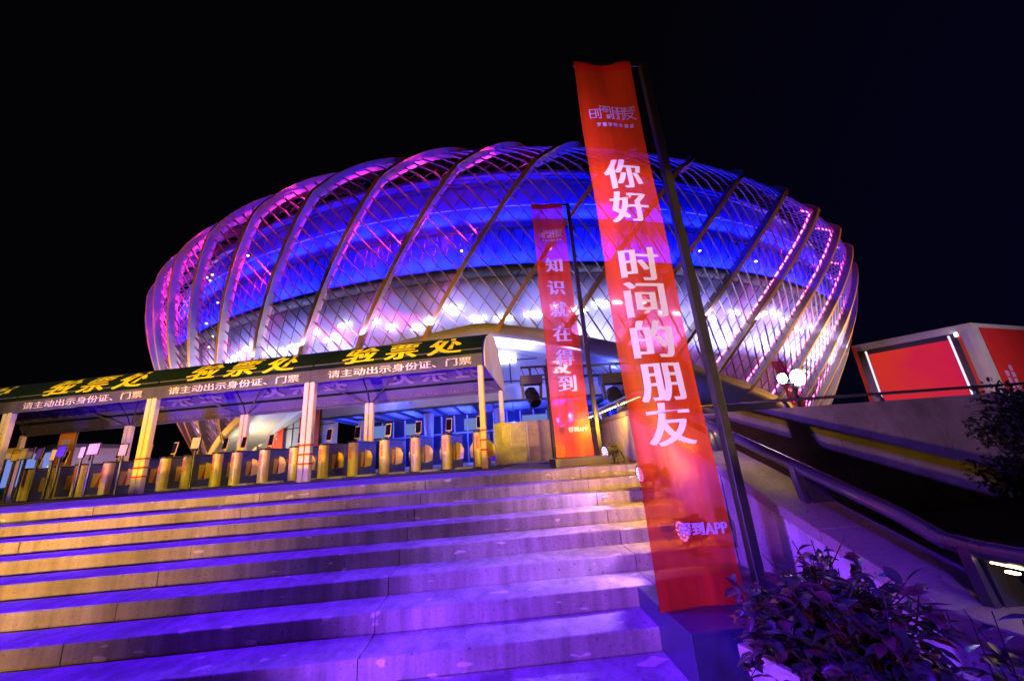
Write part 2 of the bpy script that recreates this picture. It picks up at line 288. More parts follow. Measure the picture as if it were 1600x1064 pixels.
for i in range(-17, 18):
    b0 = -1.2 + 5.806 * i
    def th(t): return b0 + 17. * (t + .25) * (1 if t < .35 else 1) 
    # start on the arch
    ts = -1.0
    for q in range(200):
        t = -1 + q * .005
        if t >= arch(th(t)): ts = t; break
    N = 64; prof_pts = []
    tt = [ts + (.98 - ts) * (q / N) ** 1.0 for q in range(N + 1)]
    rows = []
    for t in tt:
        p = SP(th(t), t); p2 = SP(th(t + .01), t + .01); tg = (p2 - p).normalized()
        c0 = Vector((CX, CY, p.z)); rad_ = (p - c0).normalized()
        e1 = SP(th(t) + .5, t) - p; nrm = e1.cross(SP(th(t), t + .01) - p).normalized()
        if nrm.dot(rad_) < 0 and t < .6: nrm = -nrm
        elif t >= .6 and nrm.z < 0: nrm = -nrm
        sd = tg.cross(nrm).normalized(); hw = .11; dp = .78
        rows.append([p + sd * hw, p + sd * hw - nrm * dp, p - sd * hw - nrm * dp, p - sd * hw])
    m_ = MB()
    for a, b in zip(rows, rows[1:]):
        for k in range(4):
            m_.add([a[k], a[(k + 1) % 4], b[(k + 1) % 4], b[k]], [(0, 1, 2, 3)])
    m_.add(rows[0], [(0, 1, 2, 3)]); m_.add(rows[-1], [(0, 1, 2, 3)])
    rb = m_.build('rib', M['cream'], arena)
    fm_ = MB(); fr = []
    for a in rows:
        n_ = (a[0] - a[1]).normalized(); s_ = (a[0] - a[3]).normalized()
        fr.append([a[0] + s_ * .05 + n_ * .005, a[0] + s_ * .05 + n_ * .07, a[3] - s_ * .05 + n_ * .07, a[3] - s_ * .05 + n_ * .005, a[0] + s_ * .05 + n_ * .005])
    fm_.grid(fr); fm_.build('flange', M['goldlitflange'], rb)
    bmx = bmesh.new(); bmx.from_mesh(rb.data); bmesh.ops.remove_doubles(bmx, verts=bmx.verts, dist=.001); bmesh.ops.recalc_face_normals(bmx, faces=bmx.faces); bmx.to_mesh(rb.data); bmx.free()
    if i not in OFF and -12 <= i <= 14:
        # led dashes along the inner edge on the side that looks towards smaller angles
        led = MB(); s_acc = 0
        for a, b, t in zip(rows, rows[1:], tt):
            if t > .17: break
            for (q0, q1) in ((.1, .82),):
                sgn = -1
                A = [a[0], a[1]]; B = [b[0], b[1]]
                # choose the side facing negative theta
                side0 = (a[0] + a[1]) / 2; side1 = (a[2] + a[3]) / 2
                ref = SP(th(t) - 2, t)
                ia, ib = (0, 1) if (side0 - ref).length < (side1 - ref).length else (3, 2)
                P = lambda u, v_: (a[ia] * (1 - v_) + a[ib] * v_) * (1 - u) + (b[ia] * (1 - v_) + b[ib] * v_) * u
                outn = ((a[ia] + a[ib]) / 2 - (side0 + side1) / 2).normalized() * .05
                pts_ = [P(q0, .86), P(q1, .86), P(q1, .98), P(q0, .98)]
                led.prism(pts_, outn)
        led.build('led_strip', M['pinkled'], rb)
for i in range(-13, 15):     # the light of the led strips: fixtures on each lit rib, facing its neighbour
    if i in OFF: continue
    for t in (-.5, -.22, .06):
        if t < arch(-1.2 + 5.806 * i + 17 * (t + .25)): continue
        a_ = -1.2 + 5.806 * i + 17 * (t + .25)
        spot('rib_led_wash', SP(a_ - .45, t, -.75), SP(a_ - 5.5, t - .02, -.45), (1, .03, .46), 6500 if i < 2 else 420, 62, .8, .15)
# thinner bars of the second family, set just inside
far_bars = MB()
for j in range(-76, 77):
    b0 = -.4 + 1.2096 * j
    th2 = lambda t: b0 - 17. * (t + .25)
    ts = -1.0
    for q in range(200):
        t = -1 + q * .005
        if t >= arch(th2(t)): ts = t; break
    pts = [SP(th2(ts + (.97 - ts) * q / 30), ts + (.97 - ts) * q / 30, -.55) for q in range(31)]
    if abs(j) > 49: far_bars.tube(pts, .08, 5); continue
    mb = MB(); mb.tube(pts, .08, 6); mb.build('lattice_bar', M['bar'], arena, True)
fb = far_bars.build('lattice_bar', M['bar'], arena, True); fb['kind'] = 'stuff'
# fine cable net behind
mb = MB()
for j in range(-62, 63):
    b0 = .4 + 1.4515 * j
    th2 = lambda t: b0 + 17. * (t + .25)
    ts = -1.0
    for q in range(200):
        t = -1 + q * .005
        if t >= arch(th2(t)) + .01: ts = t; break
    mb.tube([SP(th2(ts + (.05 - ts) * q / 14), ts + (.05 - ts) * q / 14, -1.0) for q in range(15)], .03, 4)
mb.build('cable_net', M['cable'], arena)
# edge beam along the arch and entrance shell
INN = [(-60, 0), (-45, 1.2), (-31.4, 4.1), (-25.6, 5.5), (-19.7, 7.1), (-10, 8.9), (-1.4, 9.5), (5.2, 8.25), (12, 6.35), (16.8, 4.9), (26, 2.4), (36, .6), (50, 0)]
rows = []
for q in range(0, 81):
    thd = -56 + q * 104 / 80.
    o_ = SP(thd, arch(thd), -.1); o2 = SP(thd, arch(thd) + .035, .05); o2b = SP(thd, arch(thd) + .03, -.9)
    inn = RP(rad(thd), 49.2, lerp(INN, thd), False)
    mid = (o_ + inn) / 2 + Vector((0, 0, .25))
    rows.append([o2b, o2, o_ + (o_ - o2) * .15, mid, inn])
mb = MB(); mb.grid(rows); sh = mb.build('entrance_shell', M['shell'], arena, True)
# inner bowl wall
IP = [(-1, 45), (4, 50.0), (7, 52.6), (9.9, 55.0), (11.9, 56.0), (12.3, 55.8)]
IP2 = [(12.7, 56.2), (15.2, 56.8), (17.6, 56.8), (20.2, 56.2)]
def skr(z): return lerp(IP + IP2, z)
def lift(td, z): return z
def skin(name, IPx, m, t0=-110, t1=110, n=110):
    rows = [[RP(rad(t0 + (t1 - t0) * q / n), r, lift(t0 + (t1 - t0) * q / n, z)) for z, r in IPx] for q in range(n + 1)]
    mb = MB(); mb.grid(rows); return mb.build(name, m, arena, True)
rows = []
for q in range(221):
    td = -110 + q; zs = max(-1, zw * (1 + arch(td)) - .25)
    rows.append([RP(rad(td), skr(zs + (12.3 - zs) * k / 10), zs + (12.3 - zs) * k / 10) for k in range(11)])
mb = MB(); mb.grid(rows); mb.build('lower_wall', M['skin'], arena, True)
skin('upper_wall', IP2, M['bluelitskin'])
skin('spill_ledge', [(12.15, 55.3), (12.2, 57.1), (12.5, 57.2), (12.7, 55.3)], M['beam'])  # ledge put along the dark gap to keep white spill off the upper wall
skin('roof_edge', [(20.15, 56.0), (20.1, 56.6), (20.8, 56.3), (20.8, 55.0)], M['bluelitskin'])
skin('roof', [(20.7, 55.2), (24, 25.0), (25, .1)], M['beam'], -180, 180, 90)
def ring(name, r, z, rr, m, t0=-70, t1=70):
    mb = MB(); mb.tube([RP(rad(t0 + (t1 - t0) * q / 90), r, z) for q in range(91)], rr, 6); return mb.build(name, m, arena)
ring('ring_beam', 57.1, 15.3, .12, M['beam']); ring('ring_beam', 57.05, 17.2, .05, M['bar']); ring('ring_beam', 56.6, 19.5, .10, M['beam'])
mb = MB()
for q in range(-64, 64):
    a = q * 1.0
    mb.tube([RP(rad(a), 57.1, 15.3), RP(rad(a + .5), 57.0, 13.5)], .045, 4); mb.tube([RP(rad(a + .5), 57.0, 13.5), RP(rad(a + 1), 57.1, 15.3)], .045, 4)
mb.build('truss', M['cable'], arena)
# floodlight row and its light, and the blue wash higher up
mb = MB()
for q in range(-34, 35):
    a = q * 2.0 + rnd.uniform(-.5, .5); z = 9.7 + rnd.uniform(-.45, .5); dr = rnd.uniform(.15, .4)
    c = RP(rad(a), skr(z) + dr, z); tx = (RP(rad(a + 1), skr(z) + dr, z) - c).normalized(); l = rnd.uniform(.2, .75)
    mb = MB(); mb.obox(c, tx * l, tx.cross(Vector((0, 0, 1))) * .08, Vector((0, 0, .13))); mb.build('floodlight', M['whiteled'], arena)
for q in range(-9, 10):      # floods clamped to the inner bowl, all facing the cladding
    a = rad(q * 7.2)
    area('bowl_flood', RP(a, 54.3, 6.9), RP(a, 54.0, 9.4), (.38, .36, 1), 720, 4.5, .5, 170)
    area('bowl_flood', RP(a + .06, 56.5, 8.9), RP(a + .06, 55.6, 11.2), (.34, .30, 1), 190, 4.5, .3, 170)
for q in range(-10, 11):
    a = rad(q * 6.4)
    area('blue_wash', RP(a, 57.05, 13.0), RP(a, 55.2, 14.7), (.006, .012, 1), 1300, 5.5, .4, 140)
    area('blue_wash', RP(a, 57.3, 16.3), RP(a, 55.3, 18.4), (.006, .012, 1), 1100, 5.5, .4, 150)
for q in range(-11, 12):     # warm uplights at the feet of the ribs
    a = rad(q * 6.5 + 2)
    zz_ = max(2.6, SP(math.degrees(a), arch(math.degrees(a))).z + 1.5)
    spot('rib_uplight', RP(a, 61.2, zz_, False), RP(a, 60.6, 18), (1, .40, .06), 500, 70, .8, .2)
for sg_ in (-1, 1):          # plaza masts to either side, raking the outer edges of the ribs
    spot('plaza_flood', RP(rad(78 * sg_), 108, 4, False), RP(rad(26 * sg_), 59, 15), (1, .42, .06), 210000, 62, .6, .5)
mb = MB()
for q in range(18):
    a = rnd.uniform(-38, 52); z = rnd.choice((13.2, 14.4, 17.6, 11.6)) + rnd.uniform(-.5, .5)
    c = RP(rad(a), skr(z) + .35, z); mb = MB(); mb.obox(c, Vector((.07, 0, 0)), Vector((0, .07, 0)), Vector((0, 0, .05))); mb.build('service_lamp', M['tinylamp'], arena)
for lrow in range(9):          # stacked lamp rows seen through the right side of the lattice
    zl = 4.6 + lrow * .62; rl = skr(zl) + .25
    mb = MB(); mb.tube([RP(rad(37.5 + lrow * .2 + q * 2), rl, zl - .06) for q in range(6)], .03, 4)
    for q in range(13):
        if rnd.random() < .3: continue
        c = RP(rad(38 + q * .75 + lrow * .2), rl + .03, zl); mb.obox(c, Vector((.16, .12, 0)), Vector((-.04, .04, 0)), Vector((0, 0, .06)))
    mb.build('lamp_row', M['tinylamp'], arena)
# entrance facade
def wallband(r, z0f, z1f, t0, t1, n=40):
    mb = MB()
    mb.grid([[RP(rad(t0 + (t1 - t0) * q / n), r, z0f(t0 + (t1 - t0) * q / n), False), RP(rad(t0 + (t1 - t0) * q / n), r, z1f(t0 + (t1 - t0) * q / n), False)] for q in range(n + 1)])
    return mb
top = lambda t: lerp(INN, t) + .4
wl = wallband(49.0, lambda t: -.25, top, -50, -20.5, 20); wl.add(*(lambda g: (g.v, g.f))(wallband(49.0, lambda t: 5.2, lambda t: max(5.2, top(t)), -20.5, 18, 40))); wl.add(*(lambda g: (g.v, g.f))(wallband(49.0, lambda t: -.25, top, 18, 40, 14)))
wl.build('facade_wall', M['facade'], arena)
mb = MB()
for z in (2.2, 4.4, 6.6, 8.6):
    seg = [RP(rad(t), 49.03, z, False) for t in range(-46, 19) if lerp(INN, t) > z - .1 and not (z < 5.2 and t > -21)]
    if len(seg) > 1: mb.tube(seg, .05, 4)
for t in range(-44, 19, 4):
    z1 = lerp(INN, t); z0 = 5.2 if -21 < t < 18 else -.2
    if z1 > z0 + .3: mb.tube([RP(rad(t), 49.03, z0, False), RP(rad(t), 49.03, z1, False)], .05, 4)
mb.build('panel_joints', M['joint'], arena)
wallband(46.2, lambda t: -.25, lambda t: 4.4, -20.5, 18, 30).build('glass_front', M['glass'], arena)
mb = MB()
for t in [x * 1.6 - 20 for x in range(24)]:
    mb.tube([RP(rad(t), 46.25, -.25, False), RP(rad(t), 46.25, 4.2, False)], .07, 4)
mb.tube([RP(rad(t), 46.25, 2.5, False) for t in range(-20, 19)], .09, 4)
mb.build('mullions', M['facade'], arena)
for t, z0, z1, dt in ((-18, 2.7, 3.9, 2.4), (-13.5, 2.7, 3.8, 1.6), (-6, 2.7, 3.8, 2.6), (-2.6, .3, 2.3, 1.2), (1.0, 2.7, 3.7, 3), (6.5, 2.7, 3.6, 3), (10, .2, 2.3, 3), (-11, .2, 2.2, .8)):
    mb = MB(); mb.add([RP(rad(t), 46.3, z0, False), RP(rad(t + dt), 46.3, z0, False), RP(rad(t + dt), 46.3, z1, False), RP(rad(t), 46.3, z1, False)], [(0, 1, 2, 3)]); mb.build('lit_window', M['doorlight'], arena)
cn = wallband(51.0, lambda t: 4.55, lambda t: 5.7, -20.5, 18); 
cn.grid([[RP(rad(t / 2), 51, 5.7, False), RP(rad(t / 2), 49.02, 6.4, False)] for t in range(-41, 37)])
cf = cn.build('canopy_fascia', M['facade'], arena)
mb = MB(); mb.grid([[RP(rad(t / 2), 50.95, 4.75, False), RP(rad(t / 2), 46.25, 4.3, False)] for t in range(-41, 37)])
mb.build('canopy_soffit', M['canopyglass'], arena)
mb = MB()
for t in range(-20, 19, 2):
    a, b = RP(rad(t), 50.98, 4.5, False), RP(rad(t), 46.3, 4.05, False); sdv = (RP(rad(t + .2), 49, 4, False) - RP(rad(t), 49, 4, False)).normalized() * .08
    mb.prism([a - sdv, a + sdv, a + sdv + Vector((0, 0, .25)), a - sdv + Vector((0, 0, .25))], b - a)
mb.tube([RP(rad(t / 2), 51.02, 4.52, False) for t in range(-41, 37)], .12, 6)
mb.build('canopy_ribs', M['beam'], arena)
for t in (-17.5, -9.4, -1.5, 6.5, 14):
    mb = MB(); mb.tube([RP(rad(t), 48.2, -.26, False), RP(rad(t), 48.4, 4.35, False)], [.28, .5], 12); mb.build('column', M['facade'], arena, True)
for t in (-18, -12, -6, 0, 6, 12): point('canopy_light', RP(rad(t), 48.6, 3.2, False), (.04, .06, 1), 1100, .2)
for t, p in ((-40, 700), (-30, 900), (-24, 500), (-12, 500), (2, 420), (10, 380)):
    point('facade_light', RP(rad(t), 52.0, 6.3 if t > -22 else 2.2, False), (.11, .15, 1) if t > -28 else (.95, .85, .5), p * .75, .3)
def fs_(thd, r, z):
    c = RP(rad(thd), r, z, False); tx = (RP(rad(thd + 1), r, z, False) - RP(rad(thd - 1), r, z, False)).normalized(); nn = Vector((tx.y, -tx.x, 0))
    return lambda a, b, n: c + tx * a + Vector((0, 0, b)) + nn * n
text('sign_lettering', '朋', arena, M['sign'], fs_(-.3, 49.2, 9.0), 1.5, 1.55, .06)
text('sign_lettering', '友', arena, M['sign'], fs_(5.6, 49.2, 7.7), 1.5, 1.55, .06)
# red cloth banners hung on the facade
for (t, dt, z0, z1, lab, word) in ((-31.0, 3.4, -.2, 5.6, 'narrow dark red banner hanging on pale wall left of the doorway canopy', '代代'), (-24.6, 3.4, -.2, 6.3, 'wider dark red banner with white characters hanging against the canopy end', '代代订准备')):
    a = RP(rad(t - dt / 2), 49.3, 0, False); b = RP(rad(t + dt / 2), 49.3, 0, False)
    hb = thing('hanging_banner', tuple((a + b) / 2 + Vector((0, 0, z0))), lab, 'banner', 'red banners hanging on the arena facade')
    nn = Vector((b.y - a.y, a.x - b.x, 0)).normalized() * .05
    mb = MB(); mb.prism([a + Vector((0, 0, z0)), b + Vector((0, 0, z0)), b + Vector((0, 0, z1)), a + Vector((0, 0, z1))], nn); mb.build('cloth', M['redcloth'], hb)
    tx = (b - a).normalized(); c = (a + b) / 2
    for k, ch in enumerate(word):
        text('lettering', ch, hb, M['whitetext'], (lambda zc: lambda p, q, n: c + tx * p + Vector((0, 0, zc + q)) + nn * (1.2 + n))(z1 - .8 - k * .95), .8, .85, .03)

# ================================================================= TICKET TENTS
ca, sa = math.cos(rad(10)), math.sin(rad(10)); O_ = Vector((-.1, 9.25, 0))
def row(s, v, z): return O_ + Vector((-ca, sa, 0)) * s + Vector((sa, ca, 0)) * v + Vector((0, 0, z))
# matting under the gates
mb = MB(); mb.hexa([row(-.3, -.35, ZL), row(24, -.35, ZL), row(24, 5, ZL), row(-.3, 5, ZL), row(-.3, -.35, ZL + .015), row(24, -.35, ZL + .015), row(24, 5, ZL + .015), row(-.3, 5, ZL + .015)])
tag(mb.build('rubber_matting', M['matting']), kind='structure')
ZF = ZL + .015
RPROF = [(0, 2.50), (.10, 2.70), (.26, 2.90), (.52, 3.10), (.92, 3.28), (1.35, 3.38), (1.75, 3.37), (2.2, 3.19), (2.65, 2.86), (3.0, 2.50), (3.25, 2.05)]
def roofpt(s, d, n=0.):   # d metres up the curved front slope from the valance
    acc = 0
    for (v0, z0), (v1, z1) in zip(RPROF, RPROF[1:]):
        l = math.hypot(v1 - v0, z1 - z0)
        if d <= acc + l or v1 > 1.2:
            f = (d - acc) / l; v, z = v0 + (v1 - v0) * f, z0 + (z1 - z0) * f; return row(s, v - (z1 - z0) / l * n, z + (v1 - v0) / l * n)
        acc += l
TL = ['ticket canopy bay at the open end with the white half round end panel', 'ticket canopy bay second along from the white end panel', 'ticket canopy bay third along from the white end panel, lettered awning', 'ticket canopy bay cut by the picture edge, farthest from the white end panel']
for k in range(4):
    s0 = k * 4.55 + .03; s1 = s0 + 4.54
    tn = thing('canopy_tent', tuple(row((s0 + s1) / 2, 1.6, ZF)), TL[k], 'canopy tent', 'joined ticket canopy bays')
    mb = MB(); th_ = .02
    for (v0, z0), (v1, z1) in zip(RPROF, RPROF[1:]):
        mb.hexa([row(s0, v0, z0 - th_), row(s1, v0, z0 - th_), row(s1, v1, z1 - th_), row(s0, v1, z1 - th_), row(s0, v0, z0), row(s1, v0, z0), row(s1, v1, z1), row(s0, v1, z1)])
    mb.build('roof', M['roof'], tn)
    mb = MB()
    for (v0, z0), (v1, z1) in zip(RPROF, RPROF[1:]):
        mb.hexa([row(s0 + .02, v0 + .02, z0 - .045), row(s1 - .02, v0 + .02, z0 - .045), row(s1 - .02, v1 - .02, z1 - .045), row(s0 + .02, v1 - .02, z1 - .045), row(s0 + .02, v0 + .02, z0 - .026), row(s1 - .02, v0 + .02, z0 - .026), row(s1 - .02, v1 - .02, z1 - .026), row(s0 + .02, v1 - .02, z1 - .026)])
    mb.build('lining', M['lining'], tn)
    mb = MB(); n = 24; rr = []
    for q in range(n + 1):
        s = s0 + (s1 - s0) * q / n; wv = .012 * math.sin(q * 1.9 + k)
        rr.append([row(s, -.02 + wv * .3, 2.505), row(s, -.03 + wv, 2.33), row(s, -.025 + wv * 1.6, 2.165 + .008 * math.sin(q * 1.3))])
    mb.grid(rr); vl = mb.build('valance', M['valance'], tn); sm = vl.modifiers.new('thickness', 'SOLIDIFY'); sm.thickness = .006
    sgn = -1
    sm_ = (s0 + s1) / 2 - .12
    text('lettering', '验 票 处', tn, M['yellowtext'], lambda a, b, n: roofpt(sm_ - a, .46 + b, .014 + n), 3.15, .78, .04)
    text('lettering', '请主动出示身份证、门票', tn, M['creamtext'], lambda a, b, n: row(sm_ - a, -.07 - n, 2.335 + b), 3.75, .20, .025)
    # the print shows through on the inside of the rear slope
    def rearpt(a, b, n, s_=sm_):
        v = 2.62 - b * .8; z = lerp(RPROF, v); return row(s_ - a, v - .05, z - .07 - n)
    text('ghost_lettering', '验 票 处', tn, M['ghost'], lambda a, b, n: rearpt(-a, -b * 0 + b, n), 3.1, .80, .04)
    text('ghost_lettering', '请主动出示身份证、门票', tn, M['ghost'], lambda a, b, n: row(sm_ + a, 3.14, 2.22 + b - .0), 3.75, .20, .02)
    for v_ in (0.02, 3.2):
        for s_ in (s0 + .075, s1 - .075):
            hh = 2.2 if v_ < 1 else 2.06
            mb = MB(); mb.hexa([row(s_ - .066, v_ - .06, ZF), row(s_ + .066, v_ - .06, ZF), row(s_ + .066, v_ + .09, ZF), row(s_ - .066, v_ + .09, ZF), row(s_ - .066, v_ - .06, hh), row(s_ + .066, v_ - .06, hh), row(s_ + .066, v_ + .09, hh), row(s_ - .066, v_ + .09, hh)])
            lg = mb.build('leg', M['legwrap'], tn); bevel(lg, .025, 2)
            if v_ < 1:
                mb = MB()
                for z_ in (.42, .64, .86):
                    mb.hexa([row(s_ - .072, v_ - .067, z_ - .25), row(s_ + .072, v_ - .067, z_ - .25), row(s_ + .072, v_ + .097, z_ - .25), row(s_ - .072, v_ + .097, z_ - .25), row(s_ - .072, v_ - .067, z_ - .21), row(s_ + .072, v_ - .067, z_ - .21), row(s_ + .072, v_ + .097, z_ - .21), row(s_ - .072, v_ + .097, z_ - .21)])
                mb.build('red_tape', M['red'], lg)
    mb = MB()
    for v_, z_ in ((.05, 2.44), (3.18, 2.06)): mb.tube([row(s0 + .1, v_, z_), row(s1 - .1, v_, z_)], .025, 6)
    mb.tube([row(s0 + .1, .08, 2.44), row((s0 + s1) / 2, 1.55, 3.28), row(s0 + .1, 3.16, 2.06)], .02, 6); mb.tube([row(s1 - .1, .08, 2.44), row((s0 + s1) / 2, 1.55, 3.26), row(s1 - .1, 3.16, 2.06)], .02, 6)
    mb.build('roof_frame', M['darksteel'], tn)
    if k == 0:
        pl = [(v, z) for v, z in RPROF] + [(3.2, 2.0), (.0, 2.17)]
        mb = MB(); mb.prism([row(-.03, v, z) for v, z in pl], row(.028, 0, 0) - row(0, 0, 0)); mb.build('end_panel', M['endcap'], tn)

# ---------------------------------------------------------------- turnstiles
def make_turnstile(s, label):
    base = row(s, 1.75, ZF); t = thing('turnstile', tuple(base), label, 'turnstile', 'turnstiles in a row under the canopy')
    R = lambda ds, v, z: row(s + ds, v, z)
    H = .70
    prof_ = [(math.cos(a) * .125, 1.72 - math.sin(a) * .125) for a in [PI * k / 10 for k in range(11)]]
    mb = MB(); mb.prism([R(x, v, ZF + .02) for x, v in prof_] + [R(-.125, 1.80, ZF + .02), R(.125, 1.80, ZF + .02)], (0, 0, H - ZF - .02)); mb.build('front_shell', M['turn'], t)
    mb = MB(); mb.hexa([R(-.115, 1.802, ZF), R(.115, 1.802, ZF), R(.115, 2.95, ZF), R(-.115, 2.95, ZF), R(-.115, 1.802, H - .01), R(.115, 1.802, H - .01), R(.115, 2.95, H - .01), R(-.115, 2.95, H - .01)]); mb.build('body', M['turnside'], t)
    mb = MB(); pr = [(math.cos(a) * .14, 1.71 - math.sin(a) * .14) for a in [PI * k / 10 for k in range(11)]]
    mb.prism([R(x, v, H) for x, v in pr] + [R(-.135, 2.97, H), R(.135, 2.97, H)], (0, 0, .05)); mb.build('top_lid', M['black'], t)
    mb = MB(); mb.hexa([R(-.122, 2.0, .02), R(-.118, 2.0, .02), R(-.118, 2.62, .02), R(-.122, 2.62, .02), R(-.122, 2.0, .44), R(-.118, 2.0, .44), R(-.118, 2.62, .44), R(-.122, 2.62, .44)]); mb.build('side_window', M['clear'], t)
    mb = MB(); mb.hexa([R(-.126, 2.10, .03), R(-.1222, 2.10, .03), R(-.1222, 2.2, .03), R(-.126, 2.2, .03), R(-.126, 2.22, .43), R(-.1222, 2.22, .43), R(-.1222, 2.32, .43), R(-.126, 2.32, .43)]); mb.build('wing_edge', M['clearred'], t)
    mb = MB(); mb.hexa([R(.13, 1.75, ZF), R(.17, 1.75, ZF), R(.17, 2.0, ZF), R(.13, 2.0, ZF), R(.13, 1.75, H - .08), R(.17, 1.75, H - .08), R(.17, 2.0, H - .08), R(.13, 2.0, H - .08)]); mb.build('guard_post', M['black'], t)
    for sg_ in (-1, 1):
        mb = MB(); pl = [R(sg_ * .135, 2.2, .0), R(sg_ * .34, 2.2, .05), R(sg_ * .37, 2.2, .30), R(sg_ * .28, 2.2, .46), R(sg_ * .135, 2.2, .52)]
        mb.prism(pl, row(0, .018, 0) - row(0, 0, 0)); mb.build('flap', M['clear'], t)
    # face recognition tablet on a short stalk
    mb = MB(); mb.tube([R(-.02, 1.95, H + .05), R(-.03, 1.93, .84)], .018, 8); mb.build('stalk', M['turn'], t)
    zc = 1.0; tf = [R(.075, 1.90, .82), R(-.12, 1.86, .82), R(-.12, 1.92, 1.19), R(.075, 1.96, 1.19)]
    mb = MB(); nrm = Vector(row(0, .035, 0) - row(0, 0, 0)); mb.prism(tf, nrm); tb = mb.build('tablet', M['turn'], t); bevel(tb, .012, 2)
    mb = MB(); c = sum((Vector(p) for p in tf), Vector()) / 4; mb.prism([c + (Vector(p) - c) * .84 - nrm * .12 for p in tf], nrm * .1); mb.build('screen', M['screen'], tb)
    mb = MB()
    angs = [rad(a) for a in (62, 74, 86, 98, 110)]
    for a0, a1 in zip(angs, angs[1:]):
        A0 = (math.cos(a0) * .128, 1.72 - math.sin(a0) * .128); A1 = (math.cos(a1) * .128, 1.72 - math.sin(a1) * .128)
        mb.add([R(A0[0], A0[1], .26), R(A1[0], A1[1], .26), R(A1[0], A1[1], .60), R(A0[0], A0[1], .60)], [(0, 1, 2, 3)])
    stk = mb.build('sticker', M['orange'], t)
    for k, ch in enumerate('刷脸验票'):
        text('lettering', ch, stk, M['redtext'], (lambda zz: lambda a, b, n: R(-a + .005, 1.588 - n, zz + b))(.55 - k * .075), .075, .075, .03) if False else None
    return t
ORD = ['first', 'second', 'third', 'fourth', 'fifth', 'sixth', 'seventh', 'eighth', 'ninth', 'tenth', 'eleventh', 'twelfth', 'thirteenth', 'fourteenth', 'fifteenth', 'sixteenth', 'seventeenth']
SS = [.60, 1.51, 2.43, 3.34, 4.28, 5.17, 6.12, 7.07, 7.97, 8.54, 9.49, 10.32, 11.22, 12.28, 13.24, 14.18, 15.21]
proto = None
for k, s in enumerate(SS):
    lab = 'yellow lit turnstile with face tablet, ' + ORD[k] + ' in the row counting from the white canopy end'
    if proto is None:
        proto = make_turnstile(s, lab)
        mbx = MB(); y0 = 0
        lt = MB()
        vs_all = []
        for kk, ch in enumerate('刷脸验票'):
            vs, fs = glyphs(ch, .01); zz = .54 - kk * .08
            lt.add([row(s - ((v.x - .5) * .075) + .005, 1.586, zz + (v.y - .38) * .075) for v in vs], fs)
        lt.build('lettering', M['redtext'], [c for c in proto.children if c.name.startswith('sticker')][0])
    else:
        c = copy_tree(proto); c.location = row(s, 1.75 + rnd.uniform(-.04, .04), ZF); c['label'] = lab
        c.rotation_euler.z = rad(rnd.uniform(-1.5, 1.5))
# low threshold plates between the gates
for k, s in enumerate((.98, 1.95, 2.85, 3.8, 4.7, 5.6, 6.6, 7.5, 8.95, 9.9, 12.75, 13.7)):
    mb = MB(); mb.hexa([row(s - .24, 1.45, ZF), row(s + .24, 1.45, ZF), row(s + .24, 1.75, ZF), row(s - .24, 1.75, ZF), row(s - .24, 1.47, ZF + .035), row(s + .24, 1.47, ZF + .035), row(s + .24, 1.75, ZF + .05), row(s - .24, 1.75, ZF + .05)])
    tag(mb.build('threshold_plate', M['fence']), 'low yellow threshold plate on the floor between two turnstiles', 'threshold plate', 'threshold plates between turnstiles')
# sign stands in front of the left gates
for (m, s, z, wd, lab) in (('pinkboard', 14.87, 1.17, .46, 'pale pink notice board on black post, cut by the picture edge'), ('goldboard', 14.52, 1.10, .27, 'narrow golden notice board between two pale pink boards'), ('pinkboard', 14.16, 1.13, .5, 'wide pale pink notice board beside the narrow golden board'),
      ('blueboard', 13.71, 1.09, .2, 'narrow dark violet notice board left of the orange flag'), ('goldboard', 13.2, 1.02, .2, 'narrow golden notice board partly behind the bright violet board'), ('blueboard', 12.96, 1.10, .32, 'bright violet notice board just below the orange flag'),
      ('pinkboard', 12.23, 1.02, .2, 'narrow striped pinkish notice board standing alone'), ('pinkboard', 11.87, 1.09, .40, 'pale pink notice board on thin post, nearest left of the taped canopy leg'), ('goldboard', 10.87, .99, .28, 'golden notice board on black post right beside the taped canopy leg'), ('goldboard', 8.55, 1.01, .29, 'single golden notice board on tall black post under the second awning')):
    sg = thing('notice_stand', tuple(row(s, .9, ZF)), lab, 'notice stand', 'notice stands before the turnstiles')
    mb = MB(); mb.tube([row(s, .93, ZF), row(s, .93, z - .1)], .035, 8); mb.build('post', M['dark'], sg)
    mb = MB(); mb.hexa([row(s - .14, .8, ZF), row(s + .14, .8, ZF), row(s + .14, 1.06, ZF), row(s - .14, 1.06, ZF), row(s - .14, .8, ZF + .02), row(s + .14, .8, ZF + .02), row(s + .14, 1.06, ZF + .02), row(s - .14, 1.06, ZF + .02)]); mb.build('foot_plate', M['dark'], sg)
    h = .17; w2 = wd / 2
    mb = MB(); mb.hexa([row(s - w2, .90, z - h), row(s + w2, .90, z - h), row(s + w2, .925, z - h), row(s - w2, .925, z - h), row(s - w2, .93, z + h), row(s + w2, .93, z + h), row(s + w2, .955, z + h), row(s - w2, .955, z + h)])
    bd = mb.build('board', M['dark'], sg)
    w3 = w2 - .02; h3 = h - .02
    mb = MB(); mb.hexa([row(s - w3, .893, z - h3), row(s + w3, .893, z - h3), row(s + w3, .899, z - h3), row(s - w3, .899, z - h3), row(s - w3, .921, z + h3), row(s + w3, .921, z + h3), row(s + w3, .929, z + h3), row(s - w3, .929, z + h3)]); mb.build('face', M[m], bd)
